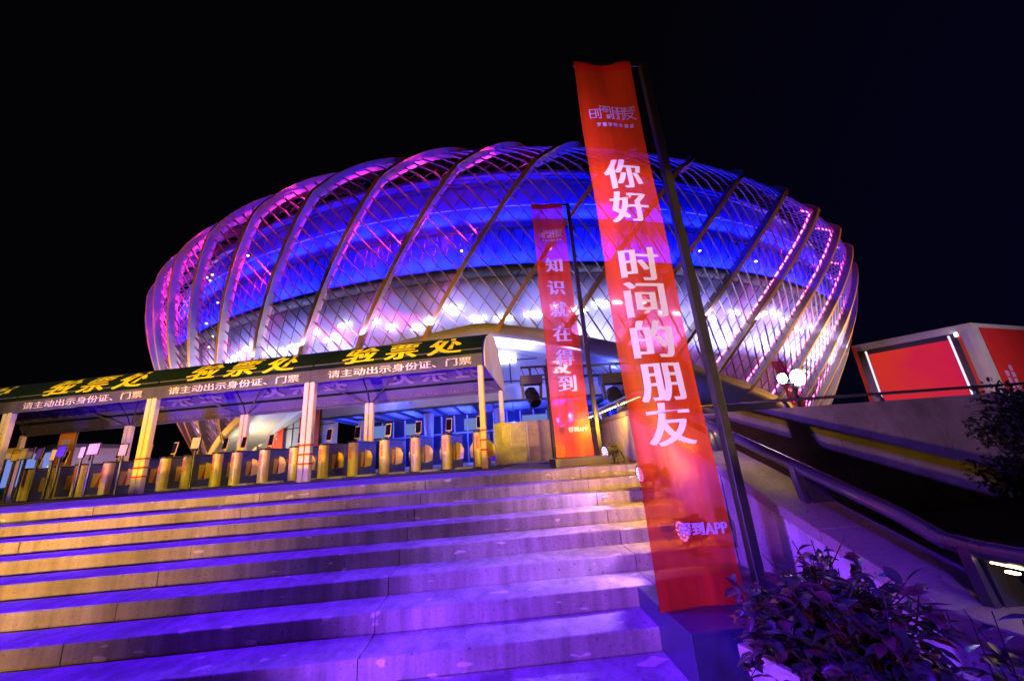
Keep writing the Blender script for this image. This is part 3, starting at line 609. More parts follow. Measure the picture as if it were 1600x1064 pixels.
# orange flag and lit kiosk far left, lamp stand
fl = thing('feather_flag', tuple(row(18, 4.4, ZF)), 'orange flag with white characters on pole behind the notice stands', 'flag')
mb = MB(); mb.tube([row(17.5, 4.4, ZF), row(17.5, 4.4, 2.6)], .03, 8); mb.build('pole', M['steel'], fl)
mb = MB(); mb.prism([row(18.3, 4.4, .9), row(17.55, 4.4, .9), row(17.55, 4.4, 2.55), row(18.3, 4.4, 2.55)], row(0, .02, 0) - row(0, 0, 0)); mb.build('cloth', M['orangeflag'], fl)
for k, ch in enumerate('得到'): text('lettering', ch, fl, M['whitetext'], (lambda zz: lambda a, b, n: row(17.92 - a, 4.38 - n, zz + b))(1.75 - k * .5), .42, .42, .05)
kk = thing('ticket_kiosk', tuple(row(21.6, 5.5, ZL)), 'small ticket kiosk with lit blue white panels at far left', 'kiosk')
mb = MB(); mb.hexa([row(19.4, 5.5, ZL), row(24, 5.5, ZL), row(24, 7.5, ZL), row(19.4, 7.5, ZL), row(19.4, 5.5, 1.75), row(24, 5.5, 1.75), row(24, 7.5, 1.75), row(19.4, 7.5, 1.75)]); mb.build('cabin', M['facade'], kk)
mb = MB()
for a in (19.6, 20.7, 21.8, 22.9): mb.hexa([row(a, 5.46, .3), row(a + .8, 5.46, .3), row(a + .8, 5.49, .3), row(a, 5.49, .3), row(a, 5.46, 1.6), row(a + .8, 5.46, 1.6), row(a + .8, 5.49, 1.6), row(a, 5.49, 1.6)])
mb.build('light_panels', M['kiosk'], kk)
mb = MB(); mb.hexa([row(19.2, 5.3, 1.75), row(24.2, 5.3, 1.75), row(24.2, 7.7, 1.75), row(19.2, 7.7, 1.75), row(19.2, 5.3, 1.9), row(24.2, 5.3, 1.9), row(24.2, 7.7, 1.9), row(19.2, 7.7, 1.9)]); mb.build('roof', M['beam'], kk)

# ---------------------------------------------------------------- barrier panels on the landing
for x0, x1, lab in ((.07, 1.06, 'yellow lit barrier panel standing next to the canopy end'), (1.09, 1.78, 'yellow lit barrier panel right behind the smaller red banner')):
    f_ = thing('barrier_panel', ((x0 + x1) / 2, 12, ZL), lab, 'barrier', 'yellow barrier panels on the landing')
    mb = MB(); mb.box(x0 + .03, x1 - .03, 12.01, 12.03, ZL + .06, .96); mb.build('cloth', M['fence'], f_)
    mb = MB()
    for pts in (((x0, ZL), (x0, 1.0)), ((x1, ZL), (x1, 1.0)), ((x0, .98), (x1, .98)), ((x0, ZL + .05), (x1, ZL + .05)), (((x0 + x1) / 2, ZL + .05), ((x0 + x1) / 2, .98))):
        mb.tube([(p[0], 12, p[1]) for p in pts], .022, 6)
    for q in range(1, 4): mb.tube([(x0, 12, ZL + .05 + q * .3), (x1, 12, ZL + .05 + q * .3)], .008, 4)
    mb.build('frame', M['frame'], f_)

# ================================================================= STAIR WALL, HANDRAIL
SL = RISE / TREAD
def cop(y): return .60 if y > 6.36 else (-.914 if y < 2.19 else -.257 + SL * (y - 4.0))
ys = [-6, 2.19, 6.36, 22]
sw = thing('stair_wall', (XW + .2, 4, ZG), 'concrete side wall of the stairs with sloping stone coping', 'wall')
mb = MB(); poly = [(XW, -6, ZG), (XW, 22, ZG)] + [(XW, y, cop(y) - .09) for y in reversed(ys)]; mb.prism(poly, (.42, 0, 0)); mb.build('wall', M['wallstone'], sw)
brk = [-6, -3, -.4, 2.19, 2.9, 4.05, 5.2, 6.36, 8.4, 10.4, 12.6, 15, 18, 22]
mb = MB()
for a, b in zip(brk, brk[1:]):
    g = .004; a_, b_ = a + g, b - g; za, zb = cop(a), cop(b)
    mb.prism([(XW - .03, a_, za - .092), (XW - .03, b_, zb - .092), (XW - .03, b_, zb), (XW - .03, a_, za)], (.48, 0, 0))
cp = mb.build('coping', M['coping'], sw); bevel(cp, .008, 1)
mb = MB()
for y in (4.05, 2.9, 5.2, 7.6, 9.6): mb.box(XW - .003, XW + .001, y - .008, y + .008, ZG, cop(y) - .095)
mb.build('wall_joints', M['joint'], sw)
hr = thing('handrail', (2.52, 4, -.2), 'thick steel handrail on curved fins along the stair wall coping', 'handrail')
RX = 2.52
rail = [(RX, -5, cop(-5) + .265)] + [(RX, y, cop(y) + .265) for y in (1.8, 2.12)] + [(RX, 2.30, cop(2.19) + .282)] + [(RX, y, cop(y) + .27) for y in (2.5, 4.2, 6.1)] + [(RX, 6.36, .85), (RX, 6.6, .87), (RX, 10, .87), (RX, 21, .87)]
mb = MB(); mb.tube(rail, .047, 16); mb.build('rail', M['steel'], hr, True)
for y in (-.2, 1.0, 2.17, 3.26, 4.42, 5.5, 7.5, 8.9, 10.3, 12, 14):
    zb = cop(y); h = .24; base_z = zb - .02
    mb = MB()
    for dx, wdt in ((-.055, .05), (.005, .13)):
        pr = []
        for q in range(7):
            u = q / 6; pr.append((RX + dx - .015 + .03 * (1 - u) ** 2 * 0 + .0, u))
        L_ = [(RX + dx + .03 * (1 - u) ** 1.6, base_z + u * (h + .05)) for u in [q / 6 for q in range(7)]]
        Rr = [(RX + dx + wdt + (.085 if wdt > .1 else .02) * (1 - u) ** 1.3 - .03 * u, base_z + u * (h + .05)) for u in [q / 6 for q in range(7)]]
        mb.prism([(x, y - .03, z) for x, z in L_] + [(x, y - .03, z) for x, z in reversed(Rr)], (0, .06, 0))
    mb.build('fin', M['steel'], hr)
mb = MB()
def ledrun(y0, y1, st=.055):
    y = y0
    while y < y1:
        z = cop(y) + .265 - .051 if not (2.0 < y < 2.4) else cop(2.19) + .19
        sl = SL if 2.4 < y < 6.2 else 0
        mb.obox((RX - .01, y, z), (.012, 0, 0), (0, .022, .022 * sl), (0, 0, .004)); y += st
mb.tube([(RX - .01, y, cop(y) + .2145) for y in (1.0, 1.9, 2.1)], .003, 4)
ledrun(1.0, 2.1, .085)
RX_ = RX; RX = RX_ + .05
ledrun(3.42, 6.2, .07); ledrun(6.5, 11, .09)
RX = RX_
mb.build('led_strip', M['warmled'], hr)

# ================================================================= RETAINING WALL AND ITS RAIL (right of the stairs)
rw = thing('retaining_wall', (10, 8.2, ZG), 'long grey retaining wall running right from the stair wall, crossed by rail shadows', 'wall')
mb = MB(); xs = [XW + .43, 4.9, 7.3, 9.7, 12.1, 14.5, 17, 20, 24, 30]
for a, b in zip(xs, xs[1:]): mb.box(a + .006, b - .006, 8.0, 8.28, ZG - .03, .56)
mb.build('cladding', M['retaining'], rw)
mb = MB(); mb.box(XW + .46, 30, 8.03, 8.25, ZG - .03, .5); mb.build('core', M['joint'], rw)
pr_ = thing('plaza_rail', (8, 8.15, .56), 'slim golden lit rail on small brackets along the retaining wall top', 'handrail')
mb = MB(); mb.tube([(XW + .4, 8.15, .735), (30, 8.15, .735)], .035, 10); mb.build('rail', M['steel'], pr_, True)
for x in (4.2, 6.4, 8.6, 10.9, 13.2, 15.6):
    mb = MB(); mb.prism([(x - .03, 8.1, .55), (x + .10, 8.1, .55), (x + .04, 8.1, .66), (x + .02, 8.1, .72), (x - .05, 8.1, .72), (x - .01, 8.1, .64)], (0, .06, 0)); mb.build('bracket', M['steel'], pr_)

# ================================================================= RED BANNERS
def logo(parent, fn, m, lw=.0125):
    """event emblem: lettering drawn from straight strokes"""
    mb = MB(); kq = [0]
    def st(p, q, w_=lw):
        p, q = Vector((*p, 0)), Vector((*q, 0)); d = (q - p).normalized() * w_ * .5; n_ = Vector((-d.y, d.x, 0)); kq[0] += 1; e = (kq[0] % 7) * .00025
        c = [p - d - n_, q + d - n_, q + d + n_, p - d + n_]
        mb.add([fn(v.x, v.y, e) for v in c], [(0, 1, 2, 3)])
    def ringst(cx_, cy_, r, w_, n=20):
        for k in range(n):
            a, b = 2 * PI * k / n, 2 * PI * (k + 1) / n
            mb.add([fn(cx_ + math.cos(a) * r, cy_ + math.sin(a) * r, .002), fn(cx_ + math.cos(b) * r, cy_ + math.sin(b) * r, .002), fn(cx_ + math.cos(b) * (r - w_), cy_ + math.sin(b) * (r - w_), .002), fn(cx_ + math.cos(a) * (r - w_), cy_ + math.sin(a) * (r - w_), .002)], [(0, 1, 2, 3)])
    S = 1 / 820.   # strokes measured on an 820-wide emblem, origin lower left
    P = lambda x, y: ((x - 1065) * S, (405 - y) * S)
    L = lambda *pts: [st(P(*a), P(*b)) for a, b in zip(pts, pts[1:])]
    L((660, 345), (760, 345), (760, 520), (660, 520), (660, 345)); L((660, 435), (760, 435))
    L((770, 347), (880, 347)); L((845, 300), (845, 535), (810, 540)); L((795, 385), (800, 490))
    L((850, 262), (868, 290)); L((890, 272), (1030, 272), (1030, 430)); ringst(*P(940, 355), 58 * S, 11 * S); ringst(*P(940, 355), 38 * S, 6 * S); L((915, 335), (940, 358), (975, 338))
    L((955, 470), (1000, 470), (1000, 540), (955, 540), (955, 470)); L((955, 505), (1000, 505)); L((1018, 455), (1070, 455), (1070, 540), (1045, 540)); L((1035, 480), (1035, 505))
    for x in (1075, 1175): L((x, 540), (x, 272), (x + 80, 272), (x + 80, 530), (x + 55, 540)); L((x, 355), (x + 80, 355)); L((x, 405), (x + 80, 405))
    L((1255, 357), (1470, 357)); L((1290, 330), (1290, 500), (1240, 540)); L((1300, 405), (1440, 405), (1400, 470), (1310, 540)); L((1320, 430), (1470, 540))
    L((1285, 275), (1310, 262), (1320, 285), (1285, 320), (1325, 320)); ringst(*P(1362, 291), 32 * S, 8 * S); L((1400, 275), (1420, 262), (1430, 285), (1398, 320), (1435, 320)); L((1452, 275), (1468, 262), (1468, 320))
    me = bpy.data.meshes.new('emblem'); me.from_pydata(mb.v, [], mb.f); me.materials.append(m)
    o = bpy.data.objects.new('emblem', me); COL.objects.link(o); o.parent = parent; o.matrix_parent_inverse = Matrix.Translation(-parent.location); return o
def owl(parent, fn, m, name='crest'):
    mb = MB(); kq = [0]
    def st(p, q, w_=.05):
        p, q = Vector((*p, 0)), Vector((*q, 0)); d = (q - p).normalized() * w_ * .5; n_ = Vector((-d.y, d.x, 0)); kq[0] += 1; e = (kq[0] % 5) * .0003
        mb.add([fn(v.x, v.y, e) for v in (p - d - n_, q + d - n_, q + d + n_, p - d + n_)], [(0, 1, 2, 3)])
    pts = [(-.45, .5), (-.2, .42), (0, .38), (.2, .42), (.45, .5), (.5, .1), (.38, -.3), (0, -.6), (-.38, -.3), (-.5, .1), (-.45, .5)]
    for a, b in zip(pts, pts[1:]): st(a, b)
    for cx_ in (-.2, .2):
        for r in (.18, .09):
            for k in range(16): a, b = 2 * PI * k / 16, 2 * PI * (k + 1) / 16; st((cx_ + r * math.cos(a), .12 + r * math.sin(a)), (cx_ + r * math.cos(b), .12 + r * math.sin(b)), .045)
    st((-.06, -.1), (0, -.2)); st((0, -.2), (.06, -.1)); st((-.25, -.25), (0, -.42)); st((.25, -.25), (0, -.42))
    me = bpy.data.meshes.new(name); me.from_pydata(mb.v, [], mb.f); me.materials.append(m)
    o = bpy.data.objects.new(name, me); COL.objects.link(o); o.parent = parent; o.matrix_parent_inverse = Matrix.Translation(-parent.location)
def make_banner(x0, x1, Y, zb, zt, xp, chars, label, plx, ply, plz, lean=0.):
    fz = lambda z: (z - zb) / (zt - zb)
    b = thing('banner_stand', ((x0 + x1) / 2, Y, plz[0]), label, 'banner')
    W = x1 - x0; ZZ = zt - zb
    def S(x, z, n=0.): return Vector((x + .005 * math.sin(z * 3.1 + x), Y - n + .016 * math.sin(11 * x + z * .9 + math.sin(z * 1.7)) + .010 * math.sin(z * 2.1), z))
    mb = MB(); n = 60
    mb.grid([[S(x0 + W * c / 8, zb + ZZ * r / n) for c in range(9)] for r in range(n + 1)]); mb.build('cloth', M['banner'], b, True)
    for (a, c) in ((zb - .02, zb + .19 * W / .65), (zt - .10, zt + .02)):
        mb = MB(); mb.grid([[S(x0 - .004 + (W + .008) * q / 8, a + (c - a) * r / 3, .006) for q in range(9)] for r in range(4)]); mb.build('hem', M['hem'], b)
    mb = MB(); mb.tube([(x0 + lean, Y + .02, zt + .01), (xp + lean, Y + .02, zt + .01)], .022, 8); mb.build('crossbar', M['dark'], b); mb = MB(); mb.tube([(x0, Y + .02, zb - .01), (x1, Y + .02, zb - .01)], .015, 8); mb.build('crossbar', M['dark'], b)
    mb = MB(); pw = .038; mb.prism([(xp - pw, Y, plz[1]), (xp + pw, Y, plz[1]), (xp + pw, Y + .08, plz[1]), (xp - pw, Y + .08, plz[1])], (lean, 0, zt + .03 - plz[1])); po = mb.build('pole', M['dark'], b); bevel(po, .006, 1)
    mb = MB(); mb.box(*plx, *ply, *plz); pp = mb.build('plinth', M['plinth'], b); bevel(pp, .006, 1)
    for ch, zc, xc, sz in chars:
        text('lettering', ch, b, M['whitetext'], (lambda xc, zc: lambda p, q, k: S(xc + p, zc + q, .012 + k))(xc, zc), sz, sz, .035, .0)
    return b, S
u = .65
z0b, z0t = -1.13, 4.13
big = []
xc = 1.46
for ch, z in (('你', 2.62), ('好', 2.24), ('时', 1.62), ('间', 1.27), ('的', .89), ('朋', .52), ('友', .16)): big.append((ch, z, 1.46, .36))
bn, S1 = make_banner(1.135, 1.775, 3.17, z0b, z0t, 1.945, big, 'taller red see-through banner with large white characters on the stair plinth', (1.165, 2.06), (2.78, 3.71), (ZG + .007, ZL - 6 * RISE + .004))
logo(bn, lambda x, y, n: S1(1.475 + x * .50, 3.42 + y * .50, .014 + n), M['whitetext'], .021)
text('lettering', '罗 振 宇 跨 年 演 讲', bn, M['whitetext'], lambda p, q, n: S1(1.485 + p, 3.25 + q, .014 + n), .40, .055, .03)
text('lettering', '得到', bn, M['whitetext'], lambda p, q, n: S1(1.475 + p, -.63 + q, .014 + n), .185, .095, .04); text('lettering', 'APP', bn, M['whitetext'], lambda p, q, n: S1(1.66 + p, -.63 + q, .014 + n), .165, .11, .03, box=2.0)
owl(bn, lambda x, y, n: S1(1.29 + x * .105, -.625 + y * .115, .014 + n), M['bluetext'])
sm2 = [(ch, z, 1.47, .33) for ch, z in (('知', 3.71), ('识', 3.20), ('就', 2.72), ('在', 2.21), ('得', 1.73), ('到', 1.23))]
b2, S2 = make_banner(1.12, 1.80, 7.1, -.075, 5.16, 1.93, sm2, 'farther red see-through banner on the landing at the top of the stairs', (1.04, 2.02), (6.75, 7.5), (ZL + .003, -.10))
logo(b2, lambda x, y, n: S2(1.47 + x * .50, 4.44 + y * .50, .014 + n), M['whitetext'], .021)
text('lettering', '罗 振 宇 跨 年 演 讲', b2, M['whitetext'], lambda p, q, n: S2(1.48 + p, 4.285 + q, .014 + n), .40, .055, .03)
text('lettering', '得到', b2, M['whitetext'], lambda p, q, n: S2(1.475 + p, .38 + q, .014 + n), .185, .095, .04); text('lettering', 'APP', b2, M['whitetext'], lambda p, q, n: S2(1.66 + p, .38 + q, .014 + n), .165, .11, .03, box=2.0)
owl(b2, lambda x, y, n: S2(1.28 + x * .11, .375 + y * .11, .014 + n), M['bluetext'])

# ================================================================= PAR CANS ON THE STEPS
def par_can(loc, yaw, pitch, label, power, color, cone=72):
    t = thing('par_light', loc, label, 'spotlight', 'par spotlights along the stair wall')
    x, y, z = loc; d = Vector((math.cos(yaw) * math.cos(pitch), math.sin(yaw) * math.cos(pitch), math.sin(pitch))); sd = Vector((-math.sin(yaw), math.cos(yaw), 0)); up = d.cross(sd) * -1
    up = sd.cross(d) * -1 if up.z < 0 else up
    c = Vector((x, y, z + .21))
    mb = MB(); mb.tube([c - d * .16, c - d * .13, c - d * .02, c + d * .07, c + d * .10], [.045, .075, .095, .115, .118], 20); mb.build('housing', M['dark'], t, False)
    mb = MB()
    for k in range(8):
        a = 2 * PI * k / 8; o_ = (sd * math.cos(a) + up * math.sin(a)); mb.obox(c - d * .06 + o_ * .1, d * .06, o_ * .012, d.cross(o_) * .003)
    mb.build('cooling_fins', M['dark'], t)
    mb = MB()
    for (r, n) in ((0, 1), (.038, 6), (.078, 12)):
        for k in range(n):
            a = 2 * PI * k / n; p = c + d * .101 + sd * r * math.cos(a) + up * r * math.sin(a); mb.tube([p, p + d * .006], .0145, 8)
    mb.build('lens', M['par'], t)
    mb = MB()
    for s_ in (-1, 1): mb.tube([c + sd * .125 * s_, c + sd * .125 * s_ + Vector((0, 0, -.10)), (x + sd.x * .1 * s_, y + sd.y * .1 * s_, z + .008)], .012, 6)
    mb.tube([(x + sd.x * .1 - .0, y + sd.y * .1, z + .008), (x - sd.x * .1, y - sd.y * .1, z + .008)], .014, 6)
    for s_ in (-1, 1): mb.tube([(x + sd.x * .1 * s_ - d.x * .09, y + sd.y * .1 * s_ - d.y * .09, z + .008), (x + sd.x * .1 * s_ + d.x * .09, y + sd.y * .1 * s_ + d.y * .09, z + .008)], .012, 6)
    mb.build('yoke', M['dark'], t)
    spot('par_beam', tuple(c + d * .125), tuple(c + d * 3), color, power, cone, .6, .07)
    mb = MB(); mb.tube([c - d * .16, c - d * .22 + Vector((0, 0, -.06)), (x - d.x * .3, y - d.y * .3 + .03, z + .012), (min(XW - .06, x - d.x * .3 + .1), y + .08, z + .012)], .008, 6); mb.build('power_cord', M['black'], t)
zt = lambda k: ZL - k * RISE
par_can((2.02, 6.85, ZL + .002), rad(196), rad(-7), 'black par light with glowing violet lenses on the landing beside the wall', 130, LILAC)
par_can((1.98, 5.19, zt(2) + .004), rad(184), rad(-6), 'par light on a middle step, half hidden by the tall red banner edge', 360, LILAC)
par_can((1.84, 3.94, zt(5) + .004), rad(188), rad(-6), 'par light on the lower steps seen through the tall red banner', 330, LILAC)
# warm par behind the banner lighting the step ends
spot('warm_step_light', (2.15, 4.4, .35), (1.5, 5.3, -.7), GOLD, 260, 120, .7, .05)
spot('warm_landing_light', (2.1, 6.3, .5), (1.0, 9.5, .2), GOLD, 170, 130, .7, .05)

# ================================================================= STAGE LIGHTING STANDS
def lamp_stand(loc, h, w, label, heads):
    t = thing('lighting_stand', loc, label, 'lighting stand', 'black stage lighting stands')
    x, y, z = loc
    mb = MB(); mb.tube([(x, y, z), (x, y, z + h)], .05, 10); mb.build('pole', M['dark'], t)
    mb = MB(); mb.box(x - .35, x + .35, y - .35, y + .35, z, z + .03); mb.build('foot_plate', M['dark'], t)
    mb = MB(); mb.tube([(x - w, y, z + h), (x + .5, y, z + h)], .035, 8); mb.tube([(x - w, y, z + h - .25), (x + .5, y, z + h - .25)], .025, 8)
    for q in range(6): mb.tube([(x - w + q * (w + .5) / 6, y, z + h), (x - w + (q + .5) * (w + .5) / 6, y, z + h - .25)], .012, 5)
    mb.build('truss_bar', M['dark'], t)
    for hx, aim, lb in heads:
        m = thing('stage_light', (x + hx, y, z + h - .25), lb, 'stage light', 'moving head stage lights')
        X = x + hx; Z = z + h - .27
        mb = MB(); mb.box(X - .30, X + .30, y - .20, y + .20, Z - .24, Z); mb.build('base', M['dark'], m); 
        mb = MB()
        for s_ in (-1, 1): mb.prism([(X + s_ * .26 - .04, y - .07, Z - .24), (X + s_ * .26 + .04, y - .07, Z - .24), (X + s_ * .24 + .03, y - .07, Z - .62), (X + s_ * .24 - .03, y - .07, Z - .62)], (0, .14, 0))
        mb.build('yoke', M['dark'], m)
        c = Vector((X, y, Z - .55)); d = Vector(aim).normalized()
        mb = MB(); mb.tube([c - d * .26, c - d * .18, c + d * .05, c + d * .26, c + d * .30], [.10, .17, .19, .16, .165], 16); hd = mb.build('head', M['dark'], m)
        mb = MB(); mb.tube([c + d * .30, c + d * .305], .135, 16); mb.build('lens', M['screen'], hd)
        mb = MB(); mb.tube([(X, y, Z), (X, y, z + h - .03)], .03, 6); mb.build('clamp', M['dark'], m)
lamp_stand((1.62, 10.6, ZL), 2.62, .72, 'black lighting stand just left behind the farther red banner', [(-.45, (.2, -.6, -.8), 'black moving head light hanging just left of the farther red banner'), ])
lamp_stand((3.7, 9.4, ZL), 2.3, 1.5, 'black lighting stand between the two red banners', [(-.62, (-.1, -.7, -.75), 'black moving head light hanging between the two red banners')])
mb = MB(); mb.box(3.35, 4.3, 9.6, 10.3, ZL, 1.75); sp_ = mb.build('speaker_stack', M['dark']); bevel(sp_, .02, 1); tag(sp_, 'tall black speaker stack behind the stage light between the red banners', 'speaker')

# ================================================================= FLOODLIGHT MAST, FLAG, VIDEO WALL BOOTH
fm = thing('floodlight_mast', (9.9, 12, ZL), 'short mast with two glaring white floodlights before the arena', 'floodlight')
mb = MB(); mb.tube([(9.9, 12, ZL), (9.9, 12, 1.62)], .06, 8); mb.tube([(9.45, 12, 1.62), (10.2, 12, 1.62)], .03, 8); mb.build('mast', M['dark'], fm)
for x, r in ((9.55, .17), (10.08, .27)):
    mb = MB(); mb.tube([(x, 12.12, 1.80), (x, 11.95, 1.78)], [r * .7, r], 16); hd = mb.build('lamp_head', M['dark'], fm)
    mb = MB(); mb.tube([(x, 11.949, 1.78), (x, 11.93, 1.778)], r * .93, 20); mb.build('lens', M['flood'], hd)
ff = thing('feather_flag', (11.2, 13.4, ZL), 'leaning faded red and white flag right of the glaring floodlights', 'flag')
mb = MB(); mb.tube([(11.35, 13.4, ZL), (10.8, 13.4, 2.75)], .025, 8); mb.build('pole', M['steel'], ff)
mb = MB(); mb.grid([[(11.0 - .115 * r + .5 * c / 4 * (1 - .0 * r), 13.38 + .02 * math.sin(r + c), .15 + r * .5) for c in range(5)] for r in range(6)]); mb.build('cloth', M['flagcloth'], ff)
bo = thing('video_booth', (18.7, 13.3, ZL), 'white framed booth with glowing red video wall and red poster side', 'booth')
A = Vector((16.55, 16.1, 0)); B = Vector((18.75, 13.25, 0)); Cc = Vector((23.6, 14.6, 0)); ZT = 3.66
nAB = Vector((-(B - A).y, (B - A).x, 0)).normalized(); nAB = nAB if nAB.y < 0 else -nAB
nBC = Vector((-(Cc - B).y, (Cc - B).x, 0)).normalized(); nBC = nBC if nBC.y < 0 else -nBC
E_ = A + (Cc - B)
mb = MB(); mb.prism([A + Vector((0, 0, ZL)), B + Vector((0, 0, ZL)), Cc + Vector((0, 0, ZL)), E_ + Vector((0, 0, ZL))], (0, 0, ZT - ZL)); mb.build('cabin', M['boothwhite'], bo)
def fAB(u, z, n): return A + (B - A) * u + nAB * n + Vector((0, 0, z))
def fBC(u, z, n): return B + (Cc - B) * u + nBC * n + Vector((0, 0, z))
def panel(f, u0, u1, z0, z1, n0, n1):
    m_ = MB(); m_.hexa([f(u0, z0, n0), f(u1, z0, n0), f(u1, z0, n1), f(u0, z0, n1), f(u0, z1, n0), f(u1, z1, n0), f(u1, z1, n1), f(u0, z1, n1)]); return m_
panel(fAB, .03, .88, ZL + .05, 3.36, .002, .02).build('screen_recess', M['black'], bo)
panel(fAB, .13, .80, ZL + .1, 3.14, .03, .06).build('video_wall', M['screenred'], bo)
panel(fAB, 0, .035, ZL + .02, 3.60, .004, .10).build('red_trim', M['redcloth'], bo); panel(fAB, .875, .90, ZL + .02, 3.40, .004, .10).build('red_trim', M['redcloth'], bo)
for u in (.115, .815):
    mb = MB(); mb.tube([fAB(u, ZL + .1, .05), fAB(u, 3.3, .05)], .034, 8); mb.build('tube_light', M['tubeled'], bo)
panel(fAB, .86, .885, 3.22, 3.36, .10, .14).build('corner_lamp', M['whiteled'], bo)
po = panel(fBC, .09, .96, ZL + .1, 3.48, .004, .02).build('poster', M['poster'], bo)
owl(po, lambda x, y, n: fBC(.30 + x * .20, 2.75 + y * 1.3, .024 + n), M['bluetext'])
po.children[0].matrix_parent_inverse = Matrix.Translation(-bo.location)
for k, ch in enumerate('得到课程'): text('lettering', ch, bo, M['whitetext'], (lambda zz: lambda a, b, n: fBC(.28, zz + b, .024 + n) + (Cc - B).normalized() * a)(1.85 - k * .26), .24, .24, .03)
for k, ch in enumerate('知识服务'): text('lettering', ch, bo, M['whitetext'], (lambda zz: lambda a, b, n: fBC(.20, zz + b, .024 + n) + (Cc - B).normalized() * a)(1.65 - k * .26), .24, .24, .03)
spot('booth_light', (19.5, 9, 2.2), (20, 13.8, 1.8), (1, .75, .8), 420, 80, .5, .2)

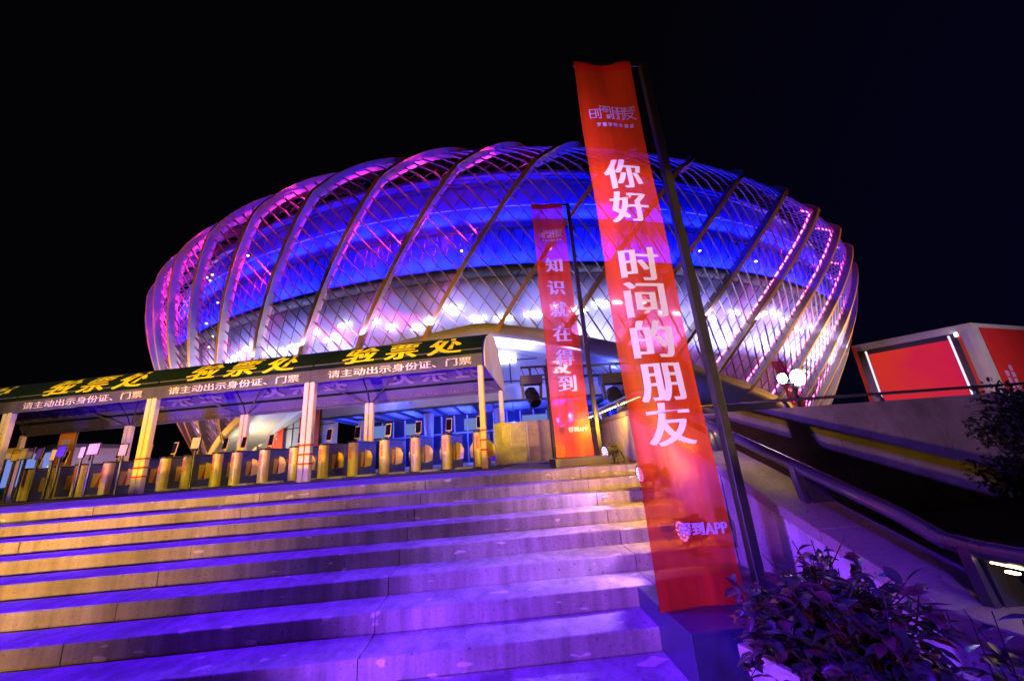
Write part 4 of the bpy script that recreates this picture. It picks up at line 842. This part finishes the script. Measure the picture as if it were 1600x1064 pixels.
# ================================================================= PLANTS
def leaf_into(mb, p, d, up, l, w_, droop=.25):
    d = d.normalized(); sd = d.cross(up)
    sd = sd.normalized() if sd.length > .01 else Vector((1, 0, 0)); nn = sd.cross(d).normalized(); vs = []
    for u, ww in ((0, .05), (.25, .75), (.55, 1), (.8, .6), (1, .02)):
        c = p + d * l * u - nn * 0 + Vector((0, 0, -droop * l * u * u))
        vs += [c - sd * w_ * ww * .5 + nn * w_ * .16 * ww, c, c + sd * w_ * ww * .5 + nn * w_ * .16 * ww]
    fs = []
    for i in range(4):
        a = i * 3; fs += [(a, a + 1, a + 4, a + 3), (a + 1, a + 2, a + 5, a + 4)]
    mb.add(vs, fs)
def shrub(loc, zbase, top, spread, nst, seed, label, leaf=.115, potted=True, mats=('leaf', 'leaf2'), lean=(0, 0), name='potted_shrub'):
    r = random.Random(seed); x, y = loc
    t = thing(name, (x, y, zbase), label, 'potted plant' if potted else 'shrub')
    stems = MB(); L1 = MB(); L2 = MB()
    z0 = zbase + .60 if potted else zbase
    for k in range(nst):
        a = r.uniform(0, 2 * PI); rr = spread * math.sqrt(r.random()); hx = x + rr * math.cos(a) + lean[0]; hy = y + rr * math.sin(a) * .85 + lean[1]
        h = z0 + (top - z0) * (1 - .50 * (rr / spread) ** 2) * r.uniform(.62, 1.02)
        b0 = Vector((x + r.uniform(-.1, .1), y + r.uniform(-.1, .1), z0 - .02)); e = Vector((hx, hy, h)); m_ = b0.lerp(e, .5) + Vector((r.uniform(-.05, .05), r.uniform(-.05, .05), .07))
        if potted and k % 3 == 0:      # outer shoots hang over the rim
            q_ = r.uniform(.30, .46); e = Vector((x + q_ * math.cos(a), y + q_ * math.sin(a), z0 + r.uniform(-.06, .14))); m_ = b0.lerp(e, .55) + Vector((0, 0, .16))
        stems.tube([b0, m_, e], [.005, .004, .002], 5)
        for q in range(r.randint(10, 15)):
            u_ = .35 + .65 * q / 13; pa = b0.lerp(m_, u_ * 2) if u_ < .5 else m_.lerp(e, min(1, u_ * 2 - 1)); az = r.uniform(0, 2 * PI); el = r.uniform(-.35, .9)
            d = Vector((math.cos(az) * math.cos(el), math.sin(az) * math.cos(el), math.sin(el)))
            leaf_into(L1 if r.random() < .65 else L2, pa, d, Vector((r.uniform(-.5, .5), r.uniform(-.5, .5), 1)), leaf * r.uniform(.45, 1.25), leaf * .50 * r.uniform(.6, 1.15), r.uniform(.05, .5))
    stems.build('stem', M['bark'], t); L1.build('foliage', M[mats[0]], t, True); L2.build('foliage', M[mats[1]], t, True)
    if potted:
        mb = MB(); a0 = rad(12); R4 = lambda rr, z: [(x + rr * math.cos(a0 + PI / 4 + PI / 2 * k) * 1.0, y + rr * math.sin(a0 + PI / 4 + PI / 2 * k), z) for k in range(4)]
        lv = [(.27, zbase), (.385, zbase + .62), (.40, zbase + .62), (.40, zbase + .68), (.355, zbase + .68), (.35, zbase + .58)]
        vs = [p for rr, z in lv for p in R4(rr, z)]; mb.add(vs, [(i * 4 + k, i * 4 + (k + 1) % 4, (i + 1) * 4 + (k + 1) % 4, (i + 1) * 4 + k) for i in range(5) for k in range(4)] + [(3, 2, 1, 0)])
        pt = mb.build('pot', M['pot'], t); bevel(pt, .012, 2)
        mb = MB(); mb.add(R4(.352, zbase + .60), [(0, 1, 2, 3)]); mb.build('soil', M['earth'], t)
    return t
shrub((1.42, 1.86), ZG + .007, -.43, .42, 112, 3, 'big leafy potted shrub with dark glossy leaves before the stair wall', .092)
shrub((2.0, 1.66), ZG + .007, -.66, .34, 60, 5, 'smaller leafy shrub with dark leaves cut by the lower right picture corner', .10, False, name='shrub')
def bush(loc, w_, h, d_, n, seed, label, ls=.14):
    r = random.Random(seed); x, y, z = loc
    t = thing('bush', loc, label, 'bush'); st_ = MB(); L_ = MB(); cl = [(r.uniform(-.5, .5) * w_, r.uniform(-.5, .5) * d_, r.uniform(.15, .95) * h, r.uniform(.22, .5)) for _ in range(26)]
    for cx_, cy_, cz, cr in cl: st_.tube([(x + cx_ * .15, y + cy_ * .15, z), (x + cx_ * .6, y + cy_ * .6, z + cz * .6), (x + cx_, y + cy_, z + cz)], [.03, .018, .006], 5)
    for k in range(n):
        cx_, cy_, cz, cr = r.choice(cl); v = Vector((r.gauss(0, 1), r.gauss(0, 1), r.gauss(0, 1))).normalized() * cr * r.random() ** .4
        d = (v + Vector((r.uniform(-.4, .4), r.uniform(-.4, .4), r.uniform(-.1, .4)))).normalized()
        leaf_into(L_, Vector((x + cx_, y + cy_, z + cz)) + v, d, Vector((0, .2, 1)), ls * r.uniform(.6, 1.2), ls * .45, .2)
    st_.build('stem', M['bark'], t); L_.build('foliage', M['bushleaf'], t)
bush((10.0, 6.9, ZG - .03), 1.2, 2.05, 1.1, 2400, 11, 'dark dense bush in front of the retaining wall at right edge')
